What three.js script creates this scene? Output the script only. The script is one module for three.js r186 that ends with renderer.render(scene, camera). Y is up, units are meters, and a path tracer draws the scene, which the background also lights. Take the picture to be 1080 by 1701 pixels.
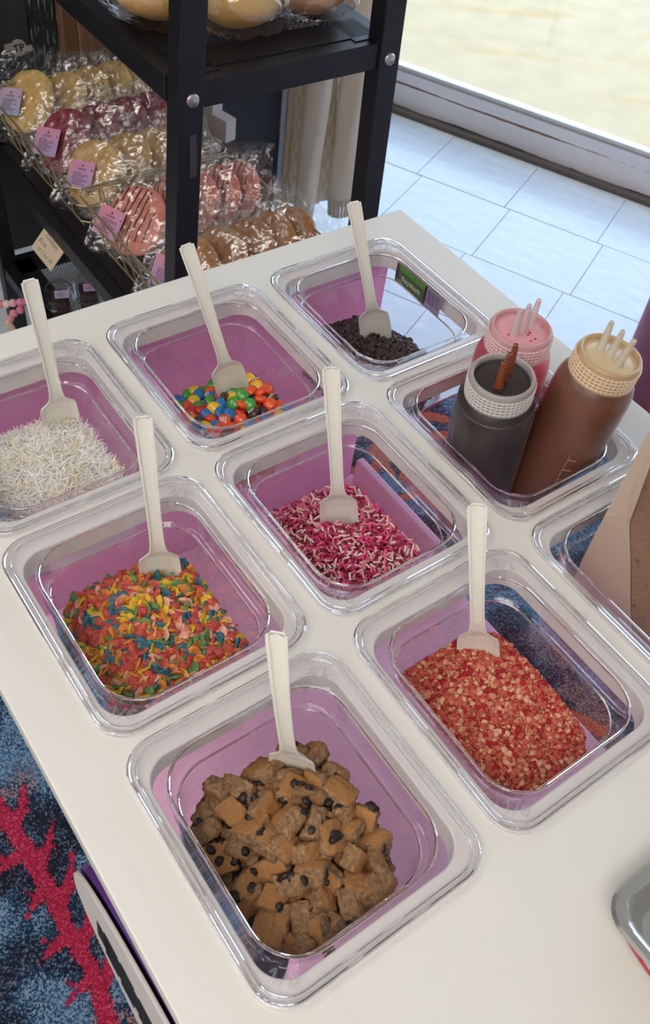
import * as THREE from 'three';
import { mergeGeometries, mergeVertices, toCreasedNormals } from 'three/addons/utils/BufferGeometryUtils.js';
import { RoundedBoxGeometry } from 'three/addons/geometries/RoundedBoxGeometry.js';
import { TextGeometry } from 'three/addons/geometries/TextGeometry.js';
import { FontLoader } from 'three/addons/loaders/FontLoader.js';
import { RectAreaLightUniformsLib } from 'three/addons/lights/RectAreaLightUniformsLib.js';
import { ImprovedNoise } from 'three/addons/math/ImprovedNoise.js';

// ---------------------------------------------------------------- camera, sky, sun, lamps, exposure
const V = (x, y, z) => new THREE.Vector3(x, y, z);
const C3 = (r, g, b) => new THREE.Color().setRGB(r, g, b);
const HB = 0.96;                                   // height of the cart top
const scene = new THREE.Scene();
const renderer = new THREE.WebGLRenderer({ antialias: true });
renderer.toneMapping = THREE.LinearToneMapping;
renderer.toneMappingExposure = 1.14;
renderer.shadowMap.enabled = true;
RectAreaLightUniformsLib.init();

const camera = new THREE.PerspectiveCamera(58.05, 1080 / 1701, 0.02, 80);
camera.position.set(-0.33212, HB + 0.53445, 0.33785);
camera.quaternion.setFromRotationMatrix(new THREE.Matrix4().makeBasis(
  V(0.81173, 0.104756, 0.57456), V(0.385803, 0.642396, -0.662181), V(-0.438463, 0.759179, 0.481037)));
camera.focus = 0.8; camera.userData.fStop = 22;
scene.add(camera);

{ // pale hazy daylight sky
  const w = 256, h = 128, d = new Float32Array(w * h * 4);
  for (let j = 0; j < h; j++) for (let i = 0; i < w; i++) {
    const e = Math.max(0, (j + 0.5) / h * 2 - 1), k = Math.pow(e, 0.5), o = (j * w + i) * 4;
    d[o] = 3.3 - 1.4 * k; d[o + 1] = 3.75 - 1.0 * k; d[o + 2] = 4.4 - 0.1 * k; d[o + 3] = 1;
  }
  const t = new THREE.DataTexture(d, w, h, THREE.RGBAFormat, THREE.FloatType);
  t.mapping = THREE.EquirectangularReflectionMapping; t.magFilter = THREE.LinearFilter; t.needsUpdate = true;
  scene.background = t; scene.backgroundIntensity = 0.72;
}
// room axes: the shop window runs along E1, E2 points out through it
const TH = 64.5 * Math.PI / 180, E1 = V(Math.cos(TH), 0, Math.sin(TH)), E2 = V(Math.sin(TH), 0, -Math.cos(TH));
const room = (p, y, q) => V(0, y, 0).addScaledVector(E1, p).addScaledVector(E2, q);

const sun = new THREE.DirectionalLight(C3(1, 0.86, 0.68), 2.5);
sun.target.position.copy(room(0, 0, 6)); sun.position.copy(room(-7, 9, 7)); // high and along the shop front: lights the pavement only
sun.castShadow = true; Object.assign(sun.shadow.camera, { left: -9, right: 9, top: 9, bottom: -9, near: 0.5, far: 40 });
scene.add(sun, sun.target);
const LAMPS = [[-1.5, -0.8, 0.9], [0.35, -1.2, 1.25], [-1.5, -2.0, 0.6], [0.35, -2.1, 0.8]];   // ceiling light panels: p, q, strength
const LAMP_POWER = 3.1;

// ---------------------------------------------------------------- helpers
function rng(seed) { let a = seed >>> 0; return () => { a = (a + 0x6D2B79F5) | 0; let t = Math.imul(a ^ (a >>> 15), 1 | a); t = (t + Math.imul(t ^ (t >>> 7), 61 | t)) ^ t; return ((t ^ (t >>> 14)) >>> 0) / 4294967296; }; }
const PN = new ImprovedNoise();
const noise = (x, y, z) => PN.noise(x + 31.7, y + 17.3, z + 53.1);
const fbm = (x, y, z, o = 3) => { let s = 0, a = 0.5; for (let i = 0; i < o; i++) { s += a * noise(x, y, z); x *= 2.03; y *= 2.03; z *= 2.03; a *= 0.5; } return s; };
const clamp = (x, a = 0, b = 1) => Math.min(b, Math.max(a, x));
const mix = (a, b, t) => a + (b - a) * t;
const smooth = (a, b, x) => { const t = clamp((x - a) / (b - a)); return t * t * (3 - 2 * t); };
const used = new Map();
function numbered(n) { const k = used.get(n) || 0; used.set(n, k + 1); return k ? `${n}_${String(k).padStart(3, '0')}` : n; }
function tag(o, label, category, group) { o.userData = { ...o.userData, label, category }; if (group) o.userData.group = group; return o; }
function thing(name, label, category, pos = [0, 0, 0], group) {
  const o = new THREE.Group(); o.name = numbered(name); o.position.set(...pos); scene.add(o);
  return tag(o, label, category, group);
}
function mesh(name, geo, mat, parent) {
  const m = new THREE.Mesh(Array.isArray(geo) ? merge(geo) : geo, mat);
  m.name = parent ? name : numbered(name); m.castShadow = m.receiveShadow = true;
  (parent || scene).add(m); return m;
}
function struct(name, geo, mat) { const m = mesh(name, geo, mat); m.userData = { kind: 'structure' }; return m; }
function merge(list) {
  const g = list.map((x) => { const y = x.index ? x.toNonIndexed() : x.clone(); for (const k of Object.keys(y.attributes)) if (!['position', 'normal', 'uv', 'color'].includes(k)) y.deleteAttribute(k); return y; });
  const hasUv = g.every((x) => x.attributes.uv), hasC = g.every((x) => x.attributes.color);
  for (const x of g) { if (!hasUv) x.deleteAttribute('uv'); if (!hasC) x.deleteAttribute('color'); if (!x.attributes.normal) x.computeVertexNormals(); }
  return mergeGeometries(g);
}
const box = (w, h, d, x = 0, y = 0, z = 0) => new THREE.BoxGeometry(w, h, d).translate(x, y, z);
const rbox = (w, h, d, r, x = 0, y = 0, z = 0, s = 3) => new RoundedBoxGeometry(w, h, d, s, r).translate(x, y, z);
function bar(a, b, r, seg = 8) { // round bar between two points
  const d = b.clone().sub(a), g = new THREE.CylinderGeometry(r, r, d.length(), seg);
  g.applyQuaternion(new THREE.Quaternion().setFromUnitVectors(V(0, 1, 0), d.normalize()));
  return g.translate((a.x + b.x) / 2, (a.y + b.y) / 2, (a.z + b.z) / 2);
}
const tube = (pts, r, n = 40, seg = 8, closed = false) => new THREE.TubeGeometry(new THREE.CatmullRomCurve3(pts, closed, 'catmullrom', 0.5), n, r, seg, closed);
function std(color, roughness = 0.5, extra = {}) { return new THREE.MeshStandardMaterial({ color, roughness, ...extra }); }
function phys(color, roughness = 0.5, extra = {}) { return new THREE.MeshPhysicalMaterial({ color, roughness, ...extra }); }
const film = (roughness, color = C3(0.985, 0.985, 0.985), extra = {}) => phys(color, roughness, { transmission: 1, thickness: 0, ior: 1.5, side: THREE.DoubleSide, ...extra });
function dataTex(w, h, fn, srgb = true) { // fn(i, j) -> [r, g, b] 0..1 as shown
  const d = new Uint8Array(w * h * 4);
  for (let j = 0; j < h; j++) for (let i = 0; i < w; i++) { const c = fn(i, j), o = (j * w + i) * 4; d[o] = clamp(c[0]) * 255; d[o + 1] = clamp(c[1]) * 255; d[o + 2] = clamp(c[2]) * 255; d[o + 3] = 255; }
  const t = new THREE.DataTexture(d, w, h); t.magFilter = THREE.LinearFilter; t.minFilter = THREE.LinearMipmapLinearFilter; t.generateMipmaps = true;
  t.wrapS = t.wrapT = THREE.RepeatWrapping; if (srgb) t.colorSpace = THREE.SRGBColorSpace; t.needsUpdate = true; return t;
}
function canvasTex(w, h, draw) {
  const c = document.createElement('canvas'); c.width = w; c.height = h; draw(c.getContext('2d'), w, h);
  const t = new THREE.CanvasTexture(c); t.colorSpace = THREE.SRGBColorSpace; t.magFilter = THREE.LinearFilter; return t;
}
// surface of (u, v) in 0..1 with optional closing in u; fn returns [x, y, z]
function grid(nu, nv, fn, closeU = false) {
  const pos = [], uv = [], idx = [], cu = nu + 1;
  for (let j = 0; j <= nv; j++) for (let i = 0; i <= nu; i++) { const p = fn(i / nu, j / nv); pos.push(p[0], p[1], p[2]); uv.push(i / nu, j / nv); }
  for (let j = 0; j < nv; j++) for (let i = 0; i < nu; i++) { const a = j * cu + i, b = a + 1, c = a + cu, d = c + 1; idx.push(a, b, d, a, d, c); }
  const g = new THREE.BufferGeometry();
  g.setAttribute('position', new THREE.Float32BufferAttribute(pos, 3)); g.setAttribute('uv', new THREE.Float32BufferAttribute(uv, 2)); g.setIndex(idx);
  g.computeVertexNormals();
  if (closeU) { const n = g.attributes.normal; for (let j = 0; j <= nv; j++) { const a = j * cu, b = a + nu, s = V(n.getX(a) + n.getX(b), n.getY(a) + n.getY(b), n.getZ(a) + n.getZ(b)).normalize(); n.setXYZ(a, s.x, s.y, s.z); n.setXYZ(b, s.x, s.y, s.z); } }
  return g;
}
function displaced(g, fn) { // push every vertex along its normal; welds first
  const m = mergeVertices(g.deleteAttribute('uv') && g.deleteAttribute('normal') && g, 1e-6); m.computeVertexNormals();
  const p = m.attributes.position, n = m.attributes.normal, a = V(0, 0, 0);
  for (let i = 0; i < p.count; i++) { a.fromBufferAttribute(p, i); const k = fn(a); p.setXYZ(i, a.x + n.getX(i) * k, a.y + n.getY(i) * k, a.z + n.getZ(i) * k); }
  m.computeVertexNormals(); return m;
}
function paint(g, fn) { // vertex colours (linear) from position and normal
  const p = g.attributes.position, n = g.attributes.normal, c = new Float32Array(p.count * 3), a = V(0, 0, 0), b = V(0, 0, 0);
  for (let i = 0; i < p.count; i++) { a.fromBufferAttribute(p, i); b.fromBufferAttribute(n, i); const k = fn(a, b); c[3 * i] = k[0]; c[3 * i + 1] = k[1]; c[3 * i + 2] = k[2]; }
  g.setAttribute('color', new THREE.BufferAttribute(c, 3)); return g;
}
const loadFont = async (n) => new FontLoader().loadAsync(`fonts/droid/droid_${n}.typeface.json`);
const FONT = await loadFont('sans_bold'), FONT_SERIF = await loadFont('serif_bold');
function text(s, size, depth, font = FONT) { const g = new TextGeometry(s, { font, size, depth, curveSegments: 4, bevelEnabled: false }); g.computeBoundingBox(); const b = g.boundingBox; return g.translate(-(b.max.x + b.min.x) / 2, -(b.max.y + b.min.y) / 2, 0); }

// ---------------------------------------------------------------- the room
const noiseTex = (seed, n, fn) => dataTex(n, n, (i, j) => fn(i / n, j / n, seed));
const wallMat = std(C3(0.72, 0.69, 0.66), 0.85), ceilMat = std(C3(0.82, 0.81, 0.79), 0.9);
const P0 = -3.2, P1 = 2.6, Q0 = -2.6, QW = 2.47, H = 2.55;
function roomBox(p0, p1, y0, y1, q0, q1) { // box in room axes
  const c = room((p0 + p1) / 2, (y0 + y1) / 2, (q0 + q1) / 2);
  return box(p1 - p0, y1 - y0, q1 - q0).rotateY(-TH).translate(c.x, c.y, c.z); // local x along E1, local -z along E2
}
struct('wall_left', roomBox(P0 - 0.15, P0, 0, H, Q0, QW), std(C3(0.2, 0.18, 0.18), 0.85));
struct('wall_right', roomBox(P1, P1 + 0.15, 0, H, Q0, QW), wallMat);
struct('wall_back', roomBox(P0 - 0.15, P1 + 0.15, 0, H, Q0 - 0.15, Q0), wallMat);
struct('ceiling', roomBox(P0 - 0.15, P1 + 0.15, H, H + 0.15, Q0 - 0.15, QW + 0.15), ceilMat);
struct('wall_front', [roomBox(P0 - 0.15, P1 + 0.15, 2.4, H, QW, QW + 0.15), roomBox(P0 - 0.15, P0 + 0.35, 0, 2.4, QW, QW + 0.15), roomBox(P1 - 0.3, P1 + 0.15, 0, 2.4, QW, QW + 0.15)], wallMat);
{ // bright grey vinyl tiles, each one built; joints recessed
  const r = rng(11), S = 0.303;
  struct('floor', roomBox(P0 - 0.15, P1 + 0.15, -0.16, -0.004, Q0 - 0.15, QW + 0.15), std(C3(0.72, 0.75, 0.8), 0.5));
  const floor = scene.getObjectByName('floor');
  const bumpT = dataTex(512, 512, (i, j) => { const k = 0.5 + 0.5 * fbm(i / 90, j / 90, 3, 3) + 0.12 * fbm(i / 14, j / 14, 7, 2); return [k, k, k]; }, false);
  const maps = [0, 1, 2].map((s) => dataTex(256, 256, (i, j) => { const k = 0.88 + 0.05 * fbm(i / 60 + s * 9, j / 26, s, 4) + (r() - 0.5) * 0.012; return [k * 0.97, k, k * 1.02]; }));
  const mats = maps.map((m) => phys(0xffffff, 0.2, { map: m, bumpMap: bumpT, bumpScale: 0.0018, ior: 1.62, specularIntensity: 1 }));
  const geo = new RoundedBoxGeometry(S - 0.0016, 0.006, S - 0.0016, 1, 0.0012).translate(0, -0.003, 0);
  const o = room(0, 0, 0); void o;
  // corner B of the tile grid seen in the photograph
  const B = V(1.721, 0, -1.331), pb = B.dot(E1), qb = B.dot(E2);
  for (let a = -9; a < 4; a++) for (let b = -9; b < 5; b++) {
    const p = pb + (a + 0.5) * S + (b % 2 ? 0.02 : 0), q = qb + (b + 0.5) * S; if (p < P0 || p > P1 || q > QW - 0.05 + S / 2 || q < -0.6) continue;
    const c = room(p, 0, q); if (c.x < 0.1 || c.z > 1.2) continue;
    const t = mesh('tile', geo, mats[Math.floor(r() * 3)], floor); t.position.set(c.x + (r() - 0.5) * 0.001, 0.0005 * r(), c.z); t.rotation.y = -TH + (r() - 0.5) * 0.006; t.rotation.x = (r() - 0.5) * 0.004; t.rotation.z = (r() - 0.5) * 0.004;
  }
}
{ // aluminium sill rail of the shop window with chipped paint, and the pane above it
  const sillTex = dataTex(1024, 128, (i, j) => {
    const x = i / 1024 * 5.8, y = j / 128; let c = [0.95, 0.94, 0.95]; const n = 0.03 * fbm(x * 3, y * 3, 2, 3); c = c.map((k) => k + n);
    const line = 0.70 + 0.05 * fbm(x * 5, 3, 1, 3), w = 0.03 * smooth(-0.05, 0.35, fbm(x * 2.2, 9, 4, 3) + 0.12);
    if (Math.abs(y - line) < w + 0.012 * fbm(x * 30, y * 20, 8, 2)) c = [0.53, 0.39, 0.28];
    if (y < 0.10 + 0.08 * fbm(x * 7, 1, 5, 3)) c = [0.26, 0.24, 0.23];
    return c;
  });
  const rail = roomBox(P0 + 0.35, P1 - 0.3, 0, 0.125, QW, QW + 0.06);
  { const p = rail.attributes.position, uv = rail.attributes.uv; for (let i = 0; i < p.count; i++) { const w = V(p.getX(i), 0, p.getZ(i)); uv.setXY(i, w.dot(E1) / 5.8 + 0.5, p.getY(i) / 0.125); } }
  struct('window_1', rail, phys(0xffffff, 0.4, { map: sillTex }));
  const win = scene.getObjectByName('window_1');
  mesh('glazing_bead', roomBox(P0 + 0.35, P1 - 0.3, 0.125, 0.138, QW + 0.014, QW + 0.045), std(C3(0.8, 0.84, 0.82), 0.35), win);
  mesh('ledge', roomBox(P0 + 0.35, P1 - 0.3, 0.0, 0.012, QW - 0.03, QW), std(C3(0.16, 0.14, 0.13), 0.8), win);
  for (const p of [-1.9, 2.25]) mesh('mullion', roomBox(p - 0.03, p + 0.03, 0.125, 2.4, QW, QW + 0.07), std(C3(0.5, 0.5, 0.52), 0.4, { metalness: 0.5 }), win);
  mesh('pane', roomBox(P0 + 0.35, P1 - 0.3, 0.13, 2.4, QW + 0.026, QW + 0.032), film(0.0, C3(0.97, 0.985, 0.98)), win);
}
{ // pavement outside
  const tx = dataTex(1024, 1024, (i, j) => {
    const x = i / 1024 * 5, y = j / 1024 * 5, u = x * 0.8 + y * 0.6, v = -x * 0.6 + y * 0.8;
    const a = fbm(u * 0.8, v * 3.5, 2, 4), b = fbm(x * 9, y * 9, 5, 3); const k = 0.86 + 0.07 * b;
    const s = smooth(0.02, 0.4, a) * 0.13; return [k, k * (0.925 - s * 0.6), k * (0.75 - s * 1.3)];
  });
  tx.repeat.set(1 / 5, 1 / 5);
  const g = roomBox(-9, 9, -0.16, -0.02, QW + 0.15, QW + 14); { const p = g.attributes.position, uv = g.attributes.uv; for (let i = 0; i < p.count; i++) uv.setXY(i, p.getX(i), p.getZ(i)); }
  struct('pavement', g, std(C3(0.62, 0.62, 0.62), 0.95, { map: tx }));
}
LAMPS.forEach(([p, q, k], n) => { // ceiling panels: glowing diffuser and a light of its size
  const c = room(p, H, q), t = thing('ceiling_light', ['white ceiling light panel above the topping cart on the far side', 'white ceiling light panel above the near end of the cart', 'white ceiling light panel at the back of the shop by the dark wall', 'white ceiling light panel at the back of the shop by the pale wall'][n], 'ceiling light', [c.x, c.y, c.z]);
  t.rotation.y = -TH;
  mesh('frame', [box(1.24, 0.03, 0.03, 0, -0.015, 0.315), box(1.24, 0.03, 0.03, 0, -0.015, -0.315), box(0.03, 0.03, 0.6, 0.605, -0.015, 0), box(0.03, 0.03, 0.6, -0.605, -0.015, 0)], std(C3(0.8, 0.8, 0.8), 0.5), t);
  mesh('diffuser', box(1.18, 0.008, 0.6, 0, -0.012, 0), std(C3(0.9, 0.9, 0.9), 0.6, { emissive: C3(1, 0.93, 0.84), emissiveIntensity: 2.4 }), t);
  const l = new THREE.RectAreaLight(C3(1, 0.935, 0.87), LAMP_POWER * k, 1.16, 0.58); l.position.set(0, -0.035, 0); l.rotation.x = -Math.PI / 2; t.add(l);
});

// ---------------------------------------------------------------- rug
{
  const r = rng(5), segs = [];
  const stroke = (pts, w, c) => { for (let i = 0; i + 1 < pts.length; i++) segs.push([...pts[i], ...pts[i + 1], w, c]); };
  // the magenta coral branch beside the cart
  const M = 1, O = 2;
  stroke([[-0.30, -0.42], [-0.29, -0.34], [-0.284, -0.27], [-0.279, -0.2], [-0.281, -0.13], [-0.276, -0.06], [-0.286, 0.0], [-0.302, 0.08], [-0.29, 0.3]], 0.0125, M);
  for (const [x, z, dx, dz] of [[-0.292, -0.345, -0.05, 0.02], [-0.288, -0.31, 0.042, -0.045], [-0.285, -0.275, -0.052, 0.012], [-0.281, -0.235, 0.046, -0.04], [-0.28, -0.205, -0.04, 0.018], [-0.28, -0.165, 0.05, -0.045], [-0.28, -0.125, -0.05, 0.01], [-0.278, -0.09, 0.044, -0.05], [-0.277, -0.055, -0.046, 0.012], [-0.282, -0.02, 0.04, -0.045], [-0.295, 0.05, -0.045, 0.01]]) {
    stroke([[x, z], [x + dx * 0.45, z + dz * 0.5]], 0.010, M); stroke([[x + dx * 0.4, z + dz * 0.45], [x + dx * 0.8, z + dz * 0.9]], 0.0065, M); stroke([[x + dx * 0.75, z + dz * 0.85], [x + dx * 1.05, z + dz * 1.4]], 0.0035, M); stroke([[x + dx * 0.5, z + dz * 0.5], [x + dx * 0.75, z + dz * 0.2 - 0.012]], 0.004, M);
  }
  stroke([[-0.39, -0.36], [-0.34, -0.35], [-0.295, -0.34]], 0.012, M);
  for (let k = 0; k < 26; k++) { // further coral sprays over the rest of the rug
    let x = mix(-0.1, 1.25, r()), z = mix(-0.7, 0.6, r()), a = r() * 6.3; const c = r() < 0.75 ? O : M, pts = [[x, z]];
    for (let i = 0; i < 4; i++) { a += (r() - 0.5) * 0.9; x += 0.06 * Math.cos(a); z += 0.06 * Math.sin(a); pts.push([x, z]); stroke([[x, z], [x + 0.045 * Math.cos(a + 1.2 * (i % 2 ? 1 : -1)), z + 0.045 * Math.sin(a + 1.2 * (i % 2 ? 1 : -1))]], 0.009, c); }
    stroke(pts, 0.014, c);
  }
  const X0 = -1.6, X1 = 1.3, Z0 = -0.75, Z1 = 1.0, N = 2048, NH = Math.round(N * (Z1 - Z0) / (X1 - X0));
  const cell = new Map(), key = (x, z) => Math.floor(x / 0.1) * 1000 + Math.floor(z / 0.1);
  for (const s of segs) { const seen = new Set(); for (let t = 0; t <= 1.001; t += 0.25) for (const [ox, oz] of [[-0.04, -0.04], [0.04, -0.04], [-0.04, 0.04], [0.04, 0.04]]) { const k = key(mix(s[0], s[2], t) + ox, mix(s[1], s[3], t) + oz); if (!seen.has(k)) { seen.add(k); (cell.get(k) || cell.set(k, []).get(k)).push(s); } } }
  const tuft = new Float32Array(N * NH); for (let i = 0; i < tuft.length; i++) tuft[i] = r();
  const T = (i, j) => { const a = tuft[clamp(j, 0, NH - 1) * N + clamp(i, 0, N - 1)], b = tuft[clamp(j >> 1, 0, NH - 1) * N + clamp(i >> 1, 0, N - 1)]; return 0.5 * a + 0.5 * b; };
  const tex = dataTex(N, NH, (i, j) => {
    const x = X0 + (X1 - X0) * i / N, z = Z1 - (Z1 - Z0) * j / NH, t = T(i, j);
    const a = fbm(x * 6.5, z * 6.5, 3, 3), b = fbm(x * 5.5 + 9, z * 6.5, 11, 3), e = fbm(x * 22, z * 22, 5, 2) * 0.25 + (t - 0.5) * 0.35;
    let c;
    if (b + e > 0.14 && a > -0.05) c = t > 0.45 ? [0.62, 0.52, 0.52] : [0.25, 0.17, 0.2];
    else if (a + e > 0.07) c = t > 0.5 ? [0.5, 0.62, 0.71] : [0.2, 0.37, 0.53];
    else if (a + e > -0.09) c = t > 0.66 ? [0.42, 0.49, 0.56] : [0.09, 0.22, 0.34];
    else c = t > 0.74 ? [0.48, 0.46, 0.5] : t > 0.3 ? [0.06, 0.12, 0.2] : [0.07, 0.04, 0.09];
    let best = 9, col = 0;
    for (const s of cell.get(key(x, z)) || []) { const dx = s[2] - s[0], dz = s[3] - s[1], k = clamp(((x - s[0]) * dx + (z - s[1]) * dz) / (dx * dx + dz * dz + 1e-9)); const d = Math.hypot(x - s[0] - k * dx, z - s[1] - k * dz) - s[4]; if (d < best) { best = d; col = s[5]; } }
    if (best < e * 0.026 + 0.006 * fbm(x * 60, z * 60, 2, 2)) c = col === 1 ? (t > 0.72 ? [0.83, 0.35, 0.45] : t > 0.25 ? [0.68, 0.11, 0.27] : [0.5, 0.08, 0.2]) : (t > 0.6 ? [0.85, 0.5, 0.4] : [0.75, 0.33, 0.24]);
    return c;
  });
  const bump = dataTex(1024, 1024, (i, j) => { const k = r(); return [k, k, k]; }, false); bump.repeat.set(2, 2);
  const g = new RoundedBoxGeometry(X1 - X0, 0.012, Z1 - Z0, 2, 0.005).translate((X0 + X1) / 2, 0.006, (Z0 + Z1) / 2);
  { const p = g.attributes.position, uv = g.attributes.uv; for (let i = 0; i < p.count; i++) uv.setXY(i, (p.getX(i) - X0) / (X1 - X0), (Z1 - p.getZ(i)) / (Z1 - Z0)); }
  const rug = mesh('rug', g, std(0xffffff, 1, { map: tex, bumpMap: bump, bumpScale: 0.002 }));
  tag(rug, 'deep blue tufted rug with magenta and orange coral branches under the cart', 'rug');
}

// ---------------------------------------------------------------- the topping cart
const PU = 0.1705, PV = 0.1825;                                   // pan pitch across and along the top
const BX0 = -0.2865, BX1 = 0.294, BZ0 = -0.3075, BZ1 = 0.66;
function rrShape(S, cx, cy, hu, hv, r) { const s = new S(); s.moveTo(cx - hu + r, cy - hv); s.lineTo(cx + hu - r, cy - hv); s.absarc(cx + hu - r, cy - hv + r, r, -Math.PI / 2, 0); s.lineTo(cx + hu, cy + hv - r); s.absarc(cx + hu - r, cy + hv - r, r, 0, Math.PI / 2); s.lineTo(cx - hu + r, cy + hv); s.absarc(cx - hu + r, cy + hv - r, r, Math.PI / 2, Math.PI); s.lineTo(cx - hu, cy - hv + r); s.absarc(cx - hu + r, cy - hv + r, r, Math.PI, Math.PI * 1.5); return s; }
const cart = thing('topping_cart', 'white topped pink cart holding the grid of clear topping pans', 'cart');
{
  const s = rrShape(THREE.Shape, (BX0 + BX1) / 2, -(BZ0 + BZ1) / 2, (BX1 - BX0) / 2, (BZ1 - BZ0) / 2, 0.003);
  for (let i = 0; i < 3; i++) for (let j = 0; j < 3; j++) s.holes.push(rrShape(THREE.Path, (i - 1) * PU, -(j - 1) * PV, 0.0685, 0.0745, 0.02));
  const g = new THREE.ExtrudeGeometry(s, { depth: 0.017, bevelEnabled: true, bevelThickness: 0.0015, bevelSize: 0.0012, bevelOffset: -0.0012, bevelSegments: 2, curveSegments: 8 });
  g.rotateX(-Math.PI / 2).translate(0, HB - 0.0185, 0);
  const wear = dataTex(1024, 1024, (i, j) => {
    const x = i / 1024, y = j / 1024; let k = 0.9 + 0.012 * fbm(x * 6, y * 6, 4, 4);
    const st = fbm(x * 60, y * 4, 6, 2); k -= 0.02 * smooth(0.2, 0.5, st);
    return [k, k * 0.985, k * 0.955];
  });
  wear.repeat.set(1.2, 1.2);
  mesh('tabletop', g, phys(0xffffff, 0.34, { map: wear, ior: 1.5 }), cart);
  // scratches and crumbs of dirt on the top stay as wear
  const pink = phys(C3(0.84, 0.36, 0.60), 0.42), sheer = phys(C3(0.95, 0.52, 0.75), 0.95, { transmission: 0.7, thickness: 0, side: THREE.DoubleSide }), lilac = std(C3(0.88, 0.50, 0.68), 0.5);
  for (const z of [0.6]) mesh('leg', rbox(0.03, 0.92, 0.03, 0.003, -0.165, 0.482, z), pink, cart);
  mesh('back_panel', rbox(0.46, 0.92, 0.016, 0.002, 0.036, 0.482, -0.288), sheer, cart);
  mesh('shelf', rbox(0.445, 0.016, 0.9, 0.002, 0.0475, 0.57, 0.17), lilac, cart);
  mesh('shelf_lip', rbox(0.012, 0.05, 0.22, 0.003, 0.272, 0.587, -0.165), lilac, cart);
  mesh('bottom_shelf', rbox(0.445, 0.016, 0.9, 0.002, 0.0475, 0.14, 0.17), lilac, cart);
  mesh('leg', rbox(0.03, 0.92, 0.03, 0.003, 0.25, 0.482, 0.6), pink, cart);
}
{ // oval plaque hung beside the cart: white face, purple back, a line of lettering that is struck out in black
  const t = thing('side_sign', 'oval white sign with purple backing and a blacked out line on the cart side', 'sign', [-0.2890, 0.868, 0.383]);
  t.rotation.z = -0.045;
  const oval = (a, b) => { const s = new THREE.Shape(), n = 72; for (let i = 0; i < n; i++) { const u = i / n * Math.PI * 2, c = Math.cos(u), d = Math.sin(u), k = 2 / 2.4; const x = a * Math.sign(c) * Math.abs(c) ** k, y = b * Math.sign(d) * Math.abs(d) ** k; i ? s.lineTo(x, y) : s.moveTo(x, y); } s.closePath(); return s; };
  const ex = (s, d) => new THREE.ExtrudeGeometry(s, { depth: d, bevelEnabled: true, bevelSize: 0.0008, bevelThickness: 0.0008, bevelSegments: 2, curveSegments: 4 }).rotateY(-Math.PI / 2);
  mesh('backing', ex(oval(0.271, 0.0675), 0.003), std(C3(0.10, 0.03, 0.2), 0.45), t).position.x = 0.0045;
  mesh('face', ex(oval(0.27, 0.069), 0.0012), std(C3(0.62, 0.58, 0.56), 0.5), t).position.x = -0.0025;
  mesh('bracket', [box(0.08, 0.012, 0.02, 0.045, 0.0, -0.15)], std(C3(0.1, 0.03, 0.2), 0.5), t);
  const bars = [[-0.228, 0.014, 0.013, 0.013], [-0.217, 0.012, 0.014, 0.02], [-0.206, 0.013, 0.013, 0.015], [-0.196, 0.011, 0.014, 0.022], [-0.184, 0.013, 0.016, 0.015], [-0.170, 0.012, 0.018, 0.02], [-0.152, 0.013, 0.022, 0.016]];
  mesh('lettering', bars.map(([z, y, w, h]) => box(0.0004, h * 2.0, w * 1.25, 0, y - 0.02, z)), std(C3(0.004, 0.004, 0.004), 0.6), t).position.x = -0.0048;
}

// ---------------------------------------------------------------- clear pans
function ring(hu, hv, r, y, n = 9) { // rounded rectangle, n points a corner
  const o = []; for (let k = 0; k < 4; k++) { const sx = [1, -1, -1, 1][k], sz = [1, 1, -1, -1][k]; for (let i = 0; i < n; i++) { const a = (k + i / (n - 1)) * Math.PI / 2; o.push([sx * (hu - r) + r * Math.cos(a), y, sz * (hv - r) + r * Math.sin(a)]); } }
  return o;
}
function loft(rings, capEnds = true) {
  const n = rings[0].length, pos = [], idx = []; rings.forEach((q) => q.forEach((p) => pos.push(...p)));
  for (let j = 0; j + 1 < rings.length; j++) for (let i = 0; i < n; i++) { const a = j * n + i, b = j * n + (i + 1) % n, c = a + n, d = b + n; idx.push(a, c, b, b, c, d); }
  if (capEnds) for (const j of [0, rings.length - 1]) { const m = pos.length / 3; let x = 0, y = 0, z = 0; for (const p of rings[j]) { x += p[0] / n; y += p[1] / n; z += p[2] / n; } pos.push(x, y, z); for (let i = 0; i < n; i++) { const a = j * n + i, b = j * n + (i + 1) % n; j ? idx.push(a, m, b) : idx.push(a, b, m); } }
  const g = new THREE.BufferGeometry(); g.setAttribute('position', new THREE.Float32BufferAttribute(pos, 3)); g.setIndex(idx); return toCreasedNormals(g, 0.7);
}
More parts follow.
